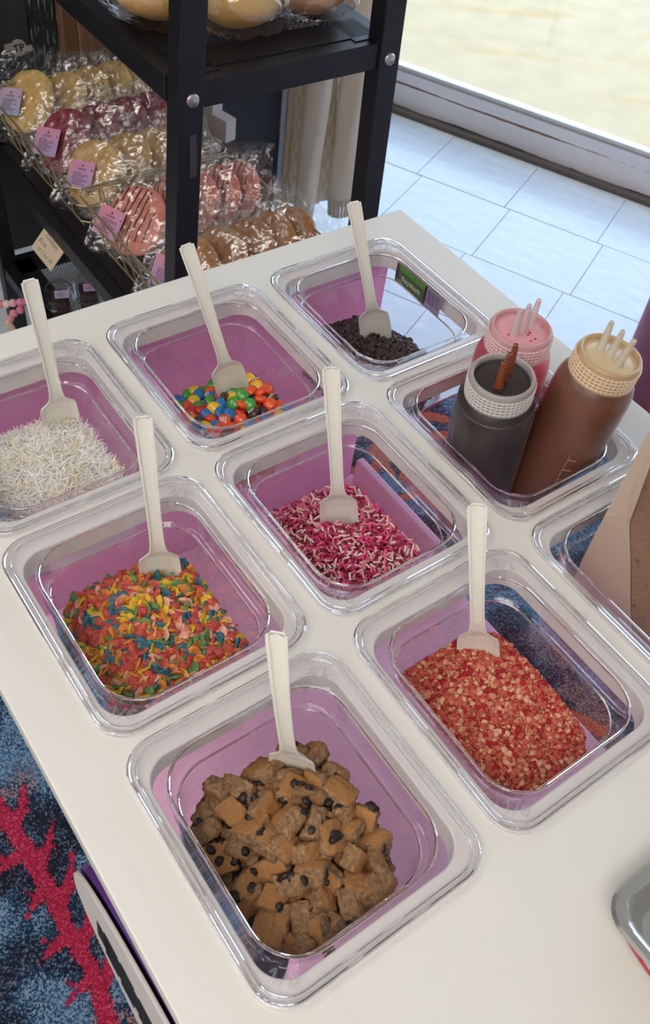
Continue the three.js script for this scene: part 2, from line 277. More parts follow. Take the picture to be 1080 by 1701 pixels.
// half width, half depth, corner radius, height above the cart top
const PAN_IN = [[0.0772, 0.0867, 0.0215, 0.0048], [0.0752, 0.0847, 0.0205, 0.0046], [0.0738, 0.0833, 0.0195, 0.0026], [0.0672, 0.0772, 0.024, 0.0024], [0.0642, 0.0737, 0.028, 0.0032], [0.0626, 0.0714, 0.030, 0.0022], [0.0617, 0.0704, 0.030, -0.002], [0.0606, 0.0690, 0.0295, -0.0155], [0.0600, 0.0684, 0.029, -0.0178], [0.0578, 0.0662, 0.028, -0.0196], [0.0572, 0.0656, 0.028, -0.0225], [0.0556, 0.0634, 0.026, -0.0900], [0.0535, 0.0613, 0.024, -0.0965], [0.0495, 0.0570, 0.021, -0.0990]];
const panLoft = () => {
  const t = 0.0024, inn = PAN_IN.map(([a, b, r, y]) => ring(a, b, r, y));
  const out = [[0.0785, 0.0880, 0.0225, 0.0040], [0.0788, 0.0883, 0.0228, 0.0026], [0.0785, 0.0880, 0.0225, 0.0006], [0.0776, 0.0871, 0.0216, 0.0001], [0.0720, 0.0815, 0.0205, 0.0001], [0.0672, 0.0730, 0.026, 0.0001], [0.0646, 0.0730, 0.030, -0.001]];
  for (const k of PAN_IN.slice(6)) out.push([k[0] + t, k[1] + t, k[2] + t, k[3] - (k[3] < -0.09 ? t : 0.0006)]);
  return loft([...inn.reverse(), ...out.map(([a, b, r, y]) => ring(a, b, r, y))]);
};
const panGeo = panLoft();
const panMat = film(0.02, C3(0.975, 0.965, 0.98), { ior: 1.55 });
const panMarkGeo = text('1/6', 0.0085, 0.0006).rotateX(-Math.PI / 2);
const panMarkMat = film(0.35, C3(0.97, 0.97, 0.97));
const beadMat = phys(C3(0.97, 0.965, 0.975), 0.03, { transmission: 1, thickness: 0.003, ior: 1.5 });
const beadGeo = (hu, hv, r, y, rad) => loft([...Array(11)].map((_, k) => { const a = -k / 10 * Math.PI * 2, d = rad * Math.cos(a); return ring(hu + d, hv + d, r + d, y + rad * Math.sin(a), 9); }), false);
const BEADS = [['rim_bead', beadGeo(0.0774, 0.0869, 0.0216, 0.0038, 0.0013)], ['rim_ridge', beadGeo(0.0736, 0.0831, 0.0195, 0.0032, 0.0007)], ['mouth_ridge', beadGeo(0.0624, 0.0712, 0.030, 0.0020, 0.0010)], ['stacking_ridge', beadGeo(0.0580, 0.0664, 0.028, -0.0190, 0.0008)]];
const PANS = [
  ['coconut', 0, 0, 'clear plastic pan of white shredded coconut at the far left of the cart'],
  ['candies', 1, 0, 'clear plastic pan of shiny multicoloured button candies'],
  ['chips', 2, 0, 'clear plastic pan of dark chocolate chips with a green sticker on its wall'],
  ['cereal', 0, 1, 'clear plastic pan of colourful crisped rice cereal flakes'],
  ['sprinkles', 1, 1, 'clear plastic pan of pink and red sprinkles in the centre of the cart'],
  ['bottles', 2, 1, 'clear plastic pan holding three sauce squeeze bottles'],
  ['cookies', 0, 2, 'clear plastic pan of broken chocolate chip cookie chunks nearest the viewer'],
  ['crumble', 1, 2, 'clear plastic pan of red strawberry shortcake crumble'],
  ['pouch', 2, 2, 'clear plastic pan holding the bag of brown powder'],
];
const panAt = {};
for (const [k, i, j, label] of PANS) {
  const t = thing('topping_pan', label, 'food pan', [(i - 1) * PU, HB, (j - 1) * PV], 'clear topping pans set into the cart');
  panAt[k] = t.position;
  mesh('pan_body', panGeo, panMat, t);
  for (const [n, g] of BEADS) mesh(n, g, beadMat, t);
  const a = mesh('size_mark', panMarkGeo, panMarkMat, t); a.position.set(0.0605, 0.0034, -0.0715); a.rotation.y = Math.PI * 0.75;
  const b = mesh('size_mark', panMarkGeo, panMarkMat, t); b.position.set(-0.0605, 0.0034, 0.0715); b.rotation.y = -Math.PI * 0.25;
}
{ // green sticker on the outside of the chocolate chip pan
  const tx = canvasTex(512, 160, (c, w, h) => {
    c.fillStyle = '#2f5a22'; c.fillRect(0, 0, w, h); c.fillStyle = '#10140f'; c.fillRect(0, 0, 34, h); c.fillRect(330, 0, 22, h);
    c.fillStyle = '#9c8fae'; c.fillRect(352, 0, 160, h); c.fillStyle = '#3a2f4a'; for (let k = 0; k < 16; k++) { c.fillRect(362 + k * 9, 12, 2 + (k * 7) % 5, 110); }
    c.fillStyle = '#4f8a35'; c.fillRect(34, 0, 296, 52); c.fillStyle = '#c9d8b4'; c.font = 'bold 50px sans-serif'; c.fillText('DayMark', 70, 120);
  });
  const st = mesh('sticker', box(0.0004, 0.022, 0.07), std(0xffffff, 0.35, { map: tx }), scene.children.find((o) => o.userData.label?.includes('green sticker')));
  st.position.set(0.0634, -0.013, -0.018); st.userData.label = 'green printed sticker with a barcode';
}

// ---------------------------------------------------------------- spoons
function spoonGeo() {
  // axis along +y from bowl tip (0) to handle end; face towards +z
  const L = 0.19, prof = [[0, 0.0095], [0.004, 0.0128], [0.012, 0.0150], [0.030, 0.0160], [0.046, 0.0156], [0.052, 0.0144], [0.0565, 0.0108], [0.061, 0.0072], [0.067, 0.0058], [0.075, 0.0053], [0.09, 0.0051], [0.13, 0.0053], [0.165, 0.0060], [0.187, 0.0063], [0.19, 0.0062]];
  const wAt = (y) => { for (let i = 0; i + 1 < prof.length; i++) if (y <= prof[i + 1][0]) return mix(prof[i][1], prof[i + 1][1], smooth(prof[i][0], prof[i + 1][0], y)); return 0.0058; };
  const zAt = (s, y) => { // s in -1..1 across
    const bowl = smooth(0.066, 0.04, y), tip = smooth(0, 0.012, y);
    const dish = -0.0052 * bowl * (1 - Math.pow(Math.abs(s), 2.4)) * mix(0.35, 1, tip);
    const chan = (1 - bowl) * 0.0026 * smooth(0.62, 0.8, Math.abs(s));
    return dish + chan - 0.010 * Math.pow(smooth(0.05, 0, y), 1.5) * 0.3 + 0.0035 * Math.sin(clamp((y - 0.05) / 0.14) * Math.PI) ;
  };
  const ys = []; for (let i = 0; i <= 46; i++) ys.push(L * Math.pow(i / 46, 1.15));
  const rings = ys.map((y) => { const w = wAt(y), o = []; const n = 16; for (let i = 0; i <= n; i++) { const s = 1 - 2 * i / n; o.push([s * w, y, zAt(s, y) + 0.0006]); } for (let i = n; i >= 0; i--) { const s = 1 - 2 * i / n; o.push([s * w * 0.995, y, zAt(s, y) - 0.0008]); } return o; });
  const g = loft(rings); return g;
}
const spoonG = spoonGeo(), spoonMat = phys(C3(0.93, 0.91, 0.83), 0.36, { ior: 1.5, sheen: 0.1 });
const SPOONS = [ // pan, base relative to the pan, top relative to the base, twist, label
  ['coconut', [0.034, -0.05, -0.047], [-0.013, 0.164, 0.014], 0.15, 'off white plastic spoon standing in the shredded coconut'],
  ['candies', [0.022, -0.058, -0.022], [-0.04, 0.159, -0.015], 0.1, 'off white plastic spoon standing in the button candies'],
  ['chips', [0.020, -0.055, -0.020], [-0.049, 0.158, -0.007], 0.05, 'off white plastic spoon standing in the dark chocolate chips'],
  ['cereal', [0.028, -0.055, -0.043], [-0.001, 0.164, -0.013], 0, 'off white plastic spoon standing in the cereal flakes'],
  ['sprinkles', [0.012, -0.055, -0.02], [-0.018, 0.163, -0.018], 0, 'off white plastic spoon standing in the pink sprinkles'],
  ['cookies', [0.025, -0.055, -0.038], [-0.013, 0.163, -0.019], -0.35, 'off white plastic spoon standing in the cookie chunks'],
  ['crumble', [0.025, -0.055, -0.04], [-0.022, 0.16, -0.032], -0.1, 'off white plastic spoon standing in the strawberry crumble'],
];
const spoonAt = {};
for (const [k, b, e, twist, label] of SPOONS) {
  const B = V(...b).add(panAt[k]), ax = V(...e).normalize(), f = camera.position.clone().sub(B); f.addScaledVector(ax, -f.dot(ax)).normalize().applyAxisAngle(ax, twist);
  const side = ax.clone().cross(f).normalize(), base = B.clone().addScaledVector(ax, -0.024);
  const m = mesh('plastic_spoon', spoonG, spoonMat); m.position.copy(base); m.quaternion.setFromRotationMatrix(new THREE.Matrix4().makeBasis(side, ax, f));
  tag(m, label, 'spoon', 'plastic spoons in the topping pans');
  spoonAt[k] = { B: base, ax, f, side };
}

// ---------------------------------------------------------------- food in the pans
// drops pieces one after another on a height map of the pan until the pile reaches its top
function settle({ pan, rad, th, top, seed, max = 4000, floor = -0.097, miss = 500, gap = 0.8, tilt = 0.6 }) {
  const r = rng(seed), N = 2e-3, W = 0.06, D = 0.068, nx = Math.ceil(2 * W / N), nz = Math.ceil(2 * D / N), hm = new Float32Array(nx * nz).fill(floor), out = [];
  const inside = (u, v, y, k) => { const t = (y + 0.0225) / (0.0225 - 0.0965); const hu = mix(0.0566, 0.053, t) - k, hv = mix(0.065, 0.061, t) - k, c = Math.max(0.004, 0.027 - k); const a = Math.abs(u), b = Math.abs(v); if (a > hu || b > hv) return false; return !(a > hu - c && b > hv - c && Math.hypot(a - hu + c, b - hv + c) > c); };
  const sp = spoonAt[pan], P = panAt[pan];
  let fails = 0;
  while (out.length < max && fails < miss) {
    const u = (r() * 2 - 1) * W, v = (r() * 2 - 1) * D, R = rad * (0.85 + 0.3 * r()), k = Math.max(1, Math.floor(R * gap / N));
    const ci = Math.floor((u + W) / N), cj = Math.floor((v + D) / N);
    if (!inside(u, v, -0.06, rad * 0.86)) { continue; }
    let h = -9, hx = 0, hz = 0, n = 0;
    for (let j = -k; j <= k; j++) for (let i = -k; i <= k; i++) { if (i * i + j * j > k * k) continue; const a = ci + i, b = cj + j; if (a < 0 || b < 0 || a >= nx || b >= nz) continue; const q = hm[b * nx + a]; if (q > h) h = q; hx += i * q; hz += j * q; n += i * i; }
    const T = th * (0.85 + 0.3 * r());
    if (h + T > top(u, v)) { fails++; continue; }
    const y = h + T * 0.5;
    if (!inside(u, v, y, rad * 0.9)) { fails++; continue; }
    if (sp) { const d = V(u, y, v).add(P).sub(sp.B), a = d.dot(sp.ax), s = Math.abs(d.dot(sp.side)), f = d.dot(sp.f); if (a > -rad && a < 0.06 && s < 0.014 + rad * 0.5 && f > -rad * 0.8 - 0.004 && f < rad * 0.45) { fails += 0.2; continue; } }
    fails = 0;
    const gx = n ? hx / n / N : 0, gz = n ? hz / n / N : 0;
    const nrm = V(-clamp(gx, -1, 1) * tilt + (r() - 0.5) * 0.5, 1, -clamp(gz, -1, 1) * tilt + (r() - 0.5) * 0.5).normalize();
    out.push({ u, v, y, R, T, h: h + T, n: nrm, a: r() * Math.PI * 2, c: r(), k: r(), ci, cj, ck: k });
    for (let j = -k; j <= k; j++) for (let i = -k; i <= k; i++) { const q = (i * i + j * j) / (k * k + 0.01); if (q > 1) continue; const a = ci + i, b = cj + j; if (a < 0 || b < 0 || a >= nx || b >= nz) continue; const z = h + T * (0.35 + 0.65 * Math.sqrt(1 - q)); if (z > hm[b * nx + a]) hm[b * nx + a] = z; }
  }
  for (const p of out) { let s = 0, m = 0; for (let j = -p.ck; j <= p.ck; j++) for (let i = -p.ck; i <= p.ck; i++) { const a = p.ci + i, b = p.cj + j; if (i * i + j * j > p.ck * p.ck || a < 0 || b < 0 || a >= nx || b >= nz) continue; m++; if (hm[b * nx + a] <= p.h + 1e-4) s++; } p.seen = s / Math.max(1, m) ; }
  return out;
}
const UP = V(0, 1, 0);
function poseOf(p, P) { // matrix of a settled piece
  const q = new THREE.Quaternion().setFromUnitVectors(UP, p.n).multiply(new THREE.Quaternion().setFromAxisAngle(UP, p.a));
  return { pos: V(p.u, p.y, p.v).add(P), q };
}
function place(m, p, P, s = 1) { const k = poseOf(p, P); m.position.copy(k.pos); m.quaternion.copy(k.q); m.scale.setScalar(s); return m; }
// splits a pile: the most exposed as single things, the rest as one object
function splitPile(list, most) { const s = [...list].sort((a, b) => (b.seen + b.h * 3) - (a.seen + a.h * 3)); return [s.slice(0, most), s.slice(most)]; }
function stuffOf(name, label, category, parts) { // parts: [geometry, material, [{pos,q,s,color}]]
  const root = parts.length > 1 ? thing(name, label, category) : null;
  parts.forEach(([g, m, list, child]) => {
    const im = new THREE.InstancedMesh(g, m, list.length), M = new THREE.Matrix4(), S = V(1, 1, 1);
    list.forEach((k, i) => { S.set(...(k.s || [1, 1, 1])); im.setMatrixAt(i, M.compose(k.pos, k.q, S)); if (k.color) im.setColorAt(i, k.color); });
    im.castShadow = im.receiveShadow = true; im.name = root ? child : numbered(name); (root || scene).add(im);
    if (root) im.userData.kind = 'stuff'; else { tag(im, label, category); im.userData.kind = 'stuff'; }
  });
  if (root) root.userData.kind = 'stuff';
  return root;
}
{ // button candies
  const P = panAt.candies, g = new THREE.SphereGeometry(1, 20, 12); g.scale(0.0066, 0.0038, 0.0066);
  const cols = [['red', C3(0.55, 0.02, 0.015), 0.12], ['orange', C3(0.80, 0.08, 0.012), 0.30], ['yellow', C3(0.85, 0.52, 0.012), 0.14], ['green', C3(0.05, 0.32, 0.03), 0.14], ['blue', C3(0.01, 0.17, 0.48), 0.15], ['dark brown', C3(0.045, 0.018, 0.015), 0.14]];
  const mats = cols.map(([, c]) => phys(c, 0.28, { clearcoat: 0.6, clearcoatRoughness: 0.18 }));
  const letter = text('m', 0.0055, 0.0004, FONT_SERIF).rotateX(-Math.PI / 2), lm = std(C3(0.6, 0.6, 0.6), 0.6);
  const top = (u, v) => { const far = smooth(0.01, -0.064, v), right = smooth(0.0, 0.055, u); return -0.0575 - 0.012 * far + 0.008 * right - 0.004 * smooth(-0.02, -0.055, u) + 0.009 * Math.exp(-((u - 0.02) ** 2 + (v - 0.002) ** 2) / 0.0009); };
  const [shown, rest] = splitPile(settle({ pan: 'candies', rad: 0.0067, th: 0.0073, top, seed: 21, max: 600, miss: 900 }), 260);
  if (rest.length) stuffOf('buried_button_candies', 'lowest layer of mixed button candies in the pan', 'candies', [[g, mats[1], rest.map((p) => poseOf(p, P))]]);
  shown.forEach((p) => {
    let k = 0, s = p.c * 1; while (k < cols.length - 1 && s > cols[k][2]) { s -= cols[k][2]; k++; }
    const m = place(mesh('button_candy', g, mats[k]), p, P);
    tag(m, `${cols[k][0]} glossy button candy in the pan of mixed candies`, 'candy', `${cols[k][0]} button candies in the clear pan`);
    if (p.seen > 0.6 && p.k > 0.9) { const l = mesh('letter_mark', letter, lm, m); l.position.y = 0.0037; }
  });
}
{ // dark chocolate chips
  const P = panAt.chips, pr = [[0, -0.0030], [0.0030, -0.0030], [0.0040, -0.0022], [0.0042, -0.0010], [0.0036, 0.0006], [0.0022, 0.0021], [0.0009, 0.0033], [0.0003, 0.0036], [0, 0.00365]].map(([x, y]) => new THREE.Vector2(x, y));
  const g = new THREE.LatheGeometry(pr, 14), mats = [std(C3(0.022, 0.010, 0.008), 0.42), std(C3(0.035, 0.016, 0.012), 0.5), std(C3(0.05, 0.025, 0.019), 0.6)];
  const top = (u, v) => -0.055 - 0.004 * smooth(0.01, -0.062, v) - 0.010 * smooth(0.01, 0.055, u) * smooth(0.01, -0.05, v) - 0.004 * smooth(0.03, 0.055, u);
  const all = settle({ pan: 'chips', rad: 0.0037, th: 0.0045, top, seed: 33, max: 5000, tilt: 1.4, miss: 1200 });
  const [a, b] = splitPile(all, 300);
  a.forEach((p) => { const m = place(mesh('chocolate_chip', g, mats[Math.floor(p.c * 3)]), p, P, 0.78 + 0.22 * p.k); m.rotateX((p.c - 0.5) * 2.2); tag(m, 'small dark chocolate chip in the far right clear pan', 'chocolate chip', 'dark chocolate chips in the clear pan'); });
  stuffOf('buried_chocolate_chips', 'lower layers of dark chocolate chips in the far right pan', 'chocolate chips', [[g, mats[1], b.map((p) => poseOf(p, P))]]);
}
{ // sprinkles
  const P = panAt.sprinkles, g = new THREE.CapsuleGeometry(0.00092, 0.0050, 3, 8).rotateZ(Math.PI / 2);
  const cols = [['magenta', C3(0.68, 0.035, 0.17)], ['dark raspberry', C3(0.34, 0.008, 0.055)], ['bright pink', C3(0.88, 0.15, 0.30)], ['pale pink', C3(0.88, 0.48, 0.46)], ['creamy white', C3(0.90, 0.68, 0.60)]];
  const mats = cols.map(([, c]) => std(c, 0.45)), white = std(0xffffff, 0.45), pick = (c) => (c < 0.22 ? 0 : c < 0.42 ? 1 : c < 0.62 ? 2 : c < 0.84 ? 3 : 4);
  const top = (u, v) => -0.0575 + 0.003 * smooth(-0.06, 0.02, v) + 0.006 * Math.exp(-((u - 0.005) ** 2 + (v + 0.005) ** 2) / 0.0012) + 0.003 * fbm(u * 60, v * 60, 3, 2);
  const all = settle({ pan: 'sprinkles', rad: 0.0025, th: 0.0019, top, seed: 47, max: 9000, gap: 0.9, tilt: 0.8, miss: 1500, floor: -0.078 });
  const [a, b] = splitPile(all, 300);
  a.forEach((p) => { const k = pick(p.c), m = place(mesh('sprinkle', g, mats[k]), p, P); tag(m, `${cols[k][0]} sugar sprinkle on the pile in the central pan`, 'sprinkle', `${cols[k][0]} sprinkles in the central pan`); });
  const core = loft([ring(0.0532, 0.0610, 0.023, -0.0955), ring(0.0545, 0.0622, 0.025, -0.078), ring(0.04, 0.046, 0.02, -0.0745)]);
  stuffOf('sprinkle_pile', 'pink and red sugar sprinkles heaped in the central clear pan', 'sprinkles', [[g, white, b.map((p) => ({ ...poseOf(p, P), color: cols[pick(p.c)][1] })), 'sprinkle_layer'], [core, std(C3(0.6, 0.10, 0.18), 0.7), [{ pos: P, q: new THREE.Quaternion() }], 'sprinkle_bed']]);
}
{ // cereal flakes
  const P = panAt.cereal, r = rng(61), shapes = [];
  for (let s = 0; s < 6; s++) {
    const g = new THREE.SphereGeometry(1, 26, 18); g.scale(0.0061 * (0.85 + 0.3 * r()), 0.0014, 0.0049 * (0.85 + 0.3 * r()));
    const b = (r() - 0.5) * 60 + 25;
    const d = displaced(g, (a) => 0.0009 * noise(a.x * 520 + s * 9, a.y * 520, a.z * 520) + 0.0006 * noise(a.x * 1300, a.y * 1300, a.z * 1300 + s)); const p = d.attributes.position;
    for (let i = 0; i < p.count; i++) p.setY(i, p.getY(i) + b * (p.getX(i) ** 2 + 0.6 * p.getZ(i) ** 2) + 0.0013 * noise(p.getX(i) * 260, s * 7, p.getZ(i) * 260)); d.computeVertexNormals(); shapes.push(paint(d, (q) => { const m = clamp(0.85 + 0.55 * fbm(q.x * 700, q.z * 700, s * 5, 2) + 0.25 * Math.abs(q.x) / 0.006, 0.45, 1.25); return [m, m, m]; }));
  }
  const puff = displaced(new THREE.IcosahedronGeometry(0.0052, 4), (a) => 0.0024 * fbm(a.x * 420, a.y * 420, a.z * 420, 3)); puff.scale(1, 0.72, 0.9); shapes.push(paint(puff, (q) => { const m = clamp(0.9 + 0.8 * fbm(q.x * 600, q.y * 600, q.z * 600, 2), 0.5, 1.3); return [m, m, m]; }));
  const cols = [['coral red', C3(0.56, 0.08, 0.06)], ['orange', C3(0.66, 0.22, 0.04)], ['yellow', C3(0.72, 0.46, 0.03)], ['green', C3(0.12, 0.26, 0.08)], ['teal blue', C3(0.03, 0.15, 0.21)], ['pale peach', C3(0.74, 0.36, 0.25)]];
  const pick = (c) => (c < 0.34 ? 0 : c < 0.52 ? 1 : c < 0.67 ? 2 : c < 0.80 ? 3 : c < 0.93 ? 4 : 5);
  const mats = cols.map(([, c]) => std(c, 0.6, { vertexColors: true })), white = std(0xffffff, 0.6, { vertexColors: true });
  const top = (u, v) => -0.052 + 0.012 * Math.exp(-((u + 0.005) ** 2 / 0.0014 + (v + 0.012) ** 2 / 0.0018)) + 0.004 * fbm(u * 45, v * 45, 8, 2) + 0.003 * smooth(0, -0.06, v);
  const all = settle({ pan: 'cereal', rad: 0.0047, th: 0.0030, top, seed: 71, max: 4000, gap: 0.7, tilt: 1.1, miss: 900, floor: -0.084 });
  const [a, b] = splitPile(all, 300), shape = (p) => (pick(p.c) === 0 && p.k < 0.6 ? 6 : Math.floor(p.k * 6));
  const kinds = (p) => (p.k < 0.6 && pick(p.c) === 0 ? 'crinkled' : 'flat');
  for (const p of all) { p.n.x += (noise(p.u * 900, p.v * 900, 1)) * 0.5; p.n.z += (noise(p.u * 900, p.v * 900, 5)) * 0.5; p.n.normalize(); }
  a.forEach((p) => { const k = pick(p.c), m = place(mesh('cereal_flake', shapes[shape(p)], mats[k]), p, P, 0.9 + 0.3 * p.k); tag(m, `${kinds(p)} ${cols[k][0]} rice cereal flake on the pile in the pan`, 'cereal flake', `${kinds(p)} ${cols[k][0]} cereal flakes in the pan`); });
  const by = shapes.map(() => []); b.forEach((p) => by[shape(p)].push({ ...poseOf(p, P), color: cols[pick(p.c)][1] }));
  const core = loft([ring(0.0530, 0.0608, 0.023, -0.0955), ring(0.0545, 0.0620, 0.025, -0.084), ring(0.04, 0.046, 0.02, -0.080)]);
  stuffOf('cereal_pile', 'heap of colourful rice cereal flakes filling the clear pan', 'cereal flakes', [...by.map((l, i) => [shapes[i], white, l, 'flake_layer']).filter((x) => x[2].length), [core, std(C3(0.5, 0.2, 0.06), 0.8), [{ pos: P, q: new THREE.Quaternion() }], 'flake_bed']]);
}
{ // broken cookie chunks with chocolate chips
  const P = panAt.cookies, r = rng(83), variants = [];
  const crumbT = dataTex(256, 256, (i, j) => { const k = 0.86 + 0.2 * fbm(i / 9, j / 9, 3, 3) - 0.35 * smooth(0.25, 0.5, fbm(i / 22, j / 22, 9, 2)); return [k, k * 0.98, k * 0.95]; });
  const dough = std(0xffffff, 0.85, { vertexColors: true, map: crumbT }), choc = std(C3(0.018, 0.009, 0.007), 0.45);
  const chipG = displaced(new THREE.IcosahedronGeometry(0.0033, 2), (a) => 0.0009 * noise(a.x * 500, a.y * 500, a.z * 500));
  for (let s = 0; s < 12; s++) {
    const w = 0.020 * (0.8 + 0.45 * r()), d = 0.017 * (0.75 + 0.5 * r()), h = 0.0115 * (0.85 + 0.35 * r());
    let g = new THREE.BoxGeometry(w, h, d, 14, 10, 14); const p0 = g.attributes.position, sk = [r() - 0.5, r() - 0.5, r() - 0.5, r() - 0.5];
    for (let i = 0; i < p0.count; i++) { const x = p0.getX(i) / w * 2, y = p0.getY(i) / h * 2, z = p0.getZ(i) / d * 2, l = Math.max(Math.abs(x), Math.abs(y), Math.abs(z)), e = Math.hypot(x, y, z), k = mix(1, l / e * 1.06, 0.32); p0.setXYZ(i, (x + sk[0] * 0.5 * z + sk[1] * 0.3 * y) * k * w / 2, (y * (1 - 0.22 * x * sk[2]) + 0.14 * (1 - x * x)) * k * h / 2, (z + sk[3] * 0.4 * x) * k * d / 2); }
    g = displaced(g, (a) => { const crust = smooth(0.002, 0.0045, a.y); return (1 - 0.65 * crust) * (0.0034 * fbm(a.x * 170 + s * 5, a.y * 170, a.z * 170, 4)) + 0.0009 * noise(a.x * 900, a.y * 900, a.z * 900 + s); });
    g = paint(g, (a, n) => { const top = smooth(0.45, 0.85, n.y), bot = smooth(-0.45, -0.85, n.y), m = clamp(0.5 + 0.9 * fbm(a.x * 420, a.y * 420, a.z * 420 + s, 3)), side = [0.62 * m + 0.08, 0.40 * m + 0.03, 0.22 * m + 0.01], crust = [0.46 + 0.16 * m, 0.215 + 0.10 * m, 0.07 + 0.05 * m], base = [0.36, 0.17, 0.065]; return [0, 1, 2].map((i) => mix(mix(side[i], crust[i], top), base[i], bot)); });
    g.computeBoundingBox(); const p = g.attributes.position, uv = new Float32Array(p.count * 2); for (let i = 0; i < p.count; i++) { uv[2 * i] = (p.getX(i) + p.getY(i)) * 40; uv[2 * i + 1] = (p.getZ(i) + p.getY(i) * 0.6) * 40; } g.setAttribute('uv', new THREE.BufferAttribute(uv, 2));
    const t = new THREE.Mesh(g, dough); t.castShadow = t.receiveShadow = true;
    for (let c = 0; c < 6 + Math.floor(r() * 4); c++) { let i = 0, best = 9; for (let q = 0; q < 6; q++) { const j = Math.floor(r() * p.count), e = Math.hypot(p.getX(j) / w, p.getY(j) / h, p.getZ(j) / d); if (e < best) { best = e; i = j; } } const m = mesh('chocolate_piece', chipG, choc, t); m.position.set(p.getX(i), p.getY(i), p.getZ(i)).multiplyScalar(0.91); m.scale.set(0.7 + 0.8 * r(), 0.6 + 0.5 * r(), 0.7 + 0.7 * r()); m.rotation.set(r() * 3, r() * 3, r() * 3); }
    variants.push(t);
  }
  const top = (u, v) => -0.050 + 0.014 * Math.exp(-((u - 0.004) ** 2 / 0.0016 + (v - 0.0) ** 2 / 0.0022)) + 0.006 * smooth(0.02, -0.05, v);
  settle({ pan: 'cookies', rad: 0.0100, th: 0.0125, top, seed: 97, max: 280, gap: 0.72, tilt: 1.1, miss: 1500 }).forEach((p, i) => {
    const m = variants[i % 12].clone(); m.name = numbered('cookie_chunk'); scene.add(m); place(m, p, P, 0.9 + 0.3 * p.k); m.rotateX((p.c - 0.5) * 2.6); m.rotateZ((p.k - 0.5) * 1.6);
    tag(m, 'broken chunk of chocolate chip cookie in the nearest clear pan', 'cookie chunk', 'cookie chunks in the nearest clear pan');
  });
}
{ // strawberry crumble: crumbs nobody could count
  const P = panAt.crumble, r = rng(101), shapes = [0, 1, 2].map((s) => displaced(new THREE.IcosahedronGeometry(1, 2), (a) => 0.55 * fbm(a.x * 1.6 + s * 7, a.y * 1.6, a.z * 1.6, 2)));
  const cols = [C3(0.52, 0.065, 0.045), C3(0.60, 0.15, 0.09), C3(0.66, 0.26, 0.155), C3(0.76, 0.42, 0.25), C3(0.40, 0.012, 0.02), C3(0.56, 0.10, 0.06)];
  const lists = [[], [], []], top = (u, v) => -0.0565 + 0.010 * Math.exp(-((u - 0.01) ** 2 / 0.0016 + (v + 0.02) ** 2 / 0.0012)) + 0.004 * smooth(0.06, 0.0, Math.abs(v)) + 0.004 * fbm(u * 40, v * 40, 2, 2);
  const inR = (u, v, k) => { const hu = 0.0553 - k, hv = 0.0632 - k, c = 0.027 - k, a = Math.abs(u), b = Math.abs(v); return a < hu && b < hv && !(a > hu - c && b > hv - c && Math.hypot(a - hu + c, b - hv + c) > c); };
  for (let i = 0; i < 24000; i++) {
    const u = (r() * 2 - 1) * 0.056, v = (r() * 2 - 1) * 0.064, big = r() ** 7, s = mix(0.00055, 0.0025, big); if (!inR(u, v, s)) continue;
    const y = top(u, v) - r() * 0.003 + s * 0.3, red = fbm(u * 70, v * 70, 6, 2), c = cols[clamp(Math.floor((r() - red * 0.6 + big * 0.25) * 6), 0, 5)];
    lists[i % 3].push({ pos: V(u, y, v).add(P), q: new THREE.Quaternion().setFromEuler(new THREE.Euler(r() * 6, r() * 6, r() * 6)), s: [s * (0.8 + 0.6 * r()), s * (0.7 + 0.4 * r()), s * (0.8 + 0.4 * r())], color: c });
  }
  for (let i = 0; i < 5000; i++) { // against the clear walls
    const a = r() * 6.283, y = mix(-0.095, -0.058, r()), t = (y + 0.0225) / -0.074, q = ring(mix(0.0555, 0.0525, t), mix(0.0636, 0.060, t), 0.026, 0, 24), k = q[Math.floor(r() * q.length)], l = q[(q.indexOf(k) + 1) % q.length], e = r(), s = mix(0.0007, 0.0018, r() ** 3); void a;
    lists[i % 3].push({ pos: V(mix(k[0], l[0], e) * 0.975, y, mix(k[2], l[2], e) * 0.975).add(P), q: new THREE.Quaternion().setFromEuler(new THREE.Euler(r() * 6, r() * 6, r() * 6)), s: [s, s, s], color: cols[Math.floor(r() * 6)] });
  }
  const core = grid(48, 48, (a, b) => { const u = (a * 2 - 1), v = (b * 2 - 1), m = Math.max(Math.abs(u), Math.abs(v)) || 1e-6, e = Math.hypot(u, v) || 1e-6, k = mix(1, m / e, 0.35 * m), x = u * k * 0.0535, z = v * k * 0.0612; return [x, m > 0.985 ? -0.095 : top(x, z) - 0.0025, z]; });
  stuffOf('strawberry_crumble', 'heap of red and cream strawberry shortcake crumbs in the clear pan', 'crumble', [...lists.map((l, i) => [shapes[i], std(0xffffff, 0.85), l, 'crumb_layer']), [core, std(C3(0.55, 0.13, 0.08), 0.9, { side: THREE.DoubleSide }), [{ pos: P, q: new THREE.Quaternion() }], 'crumb_bed']]);
}
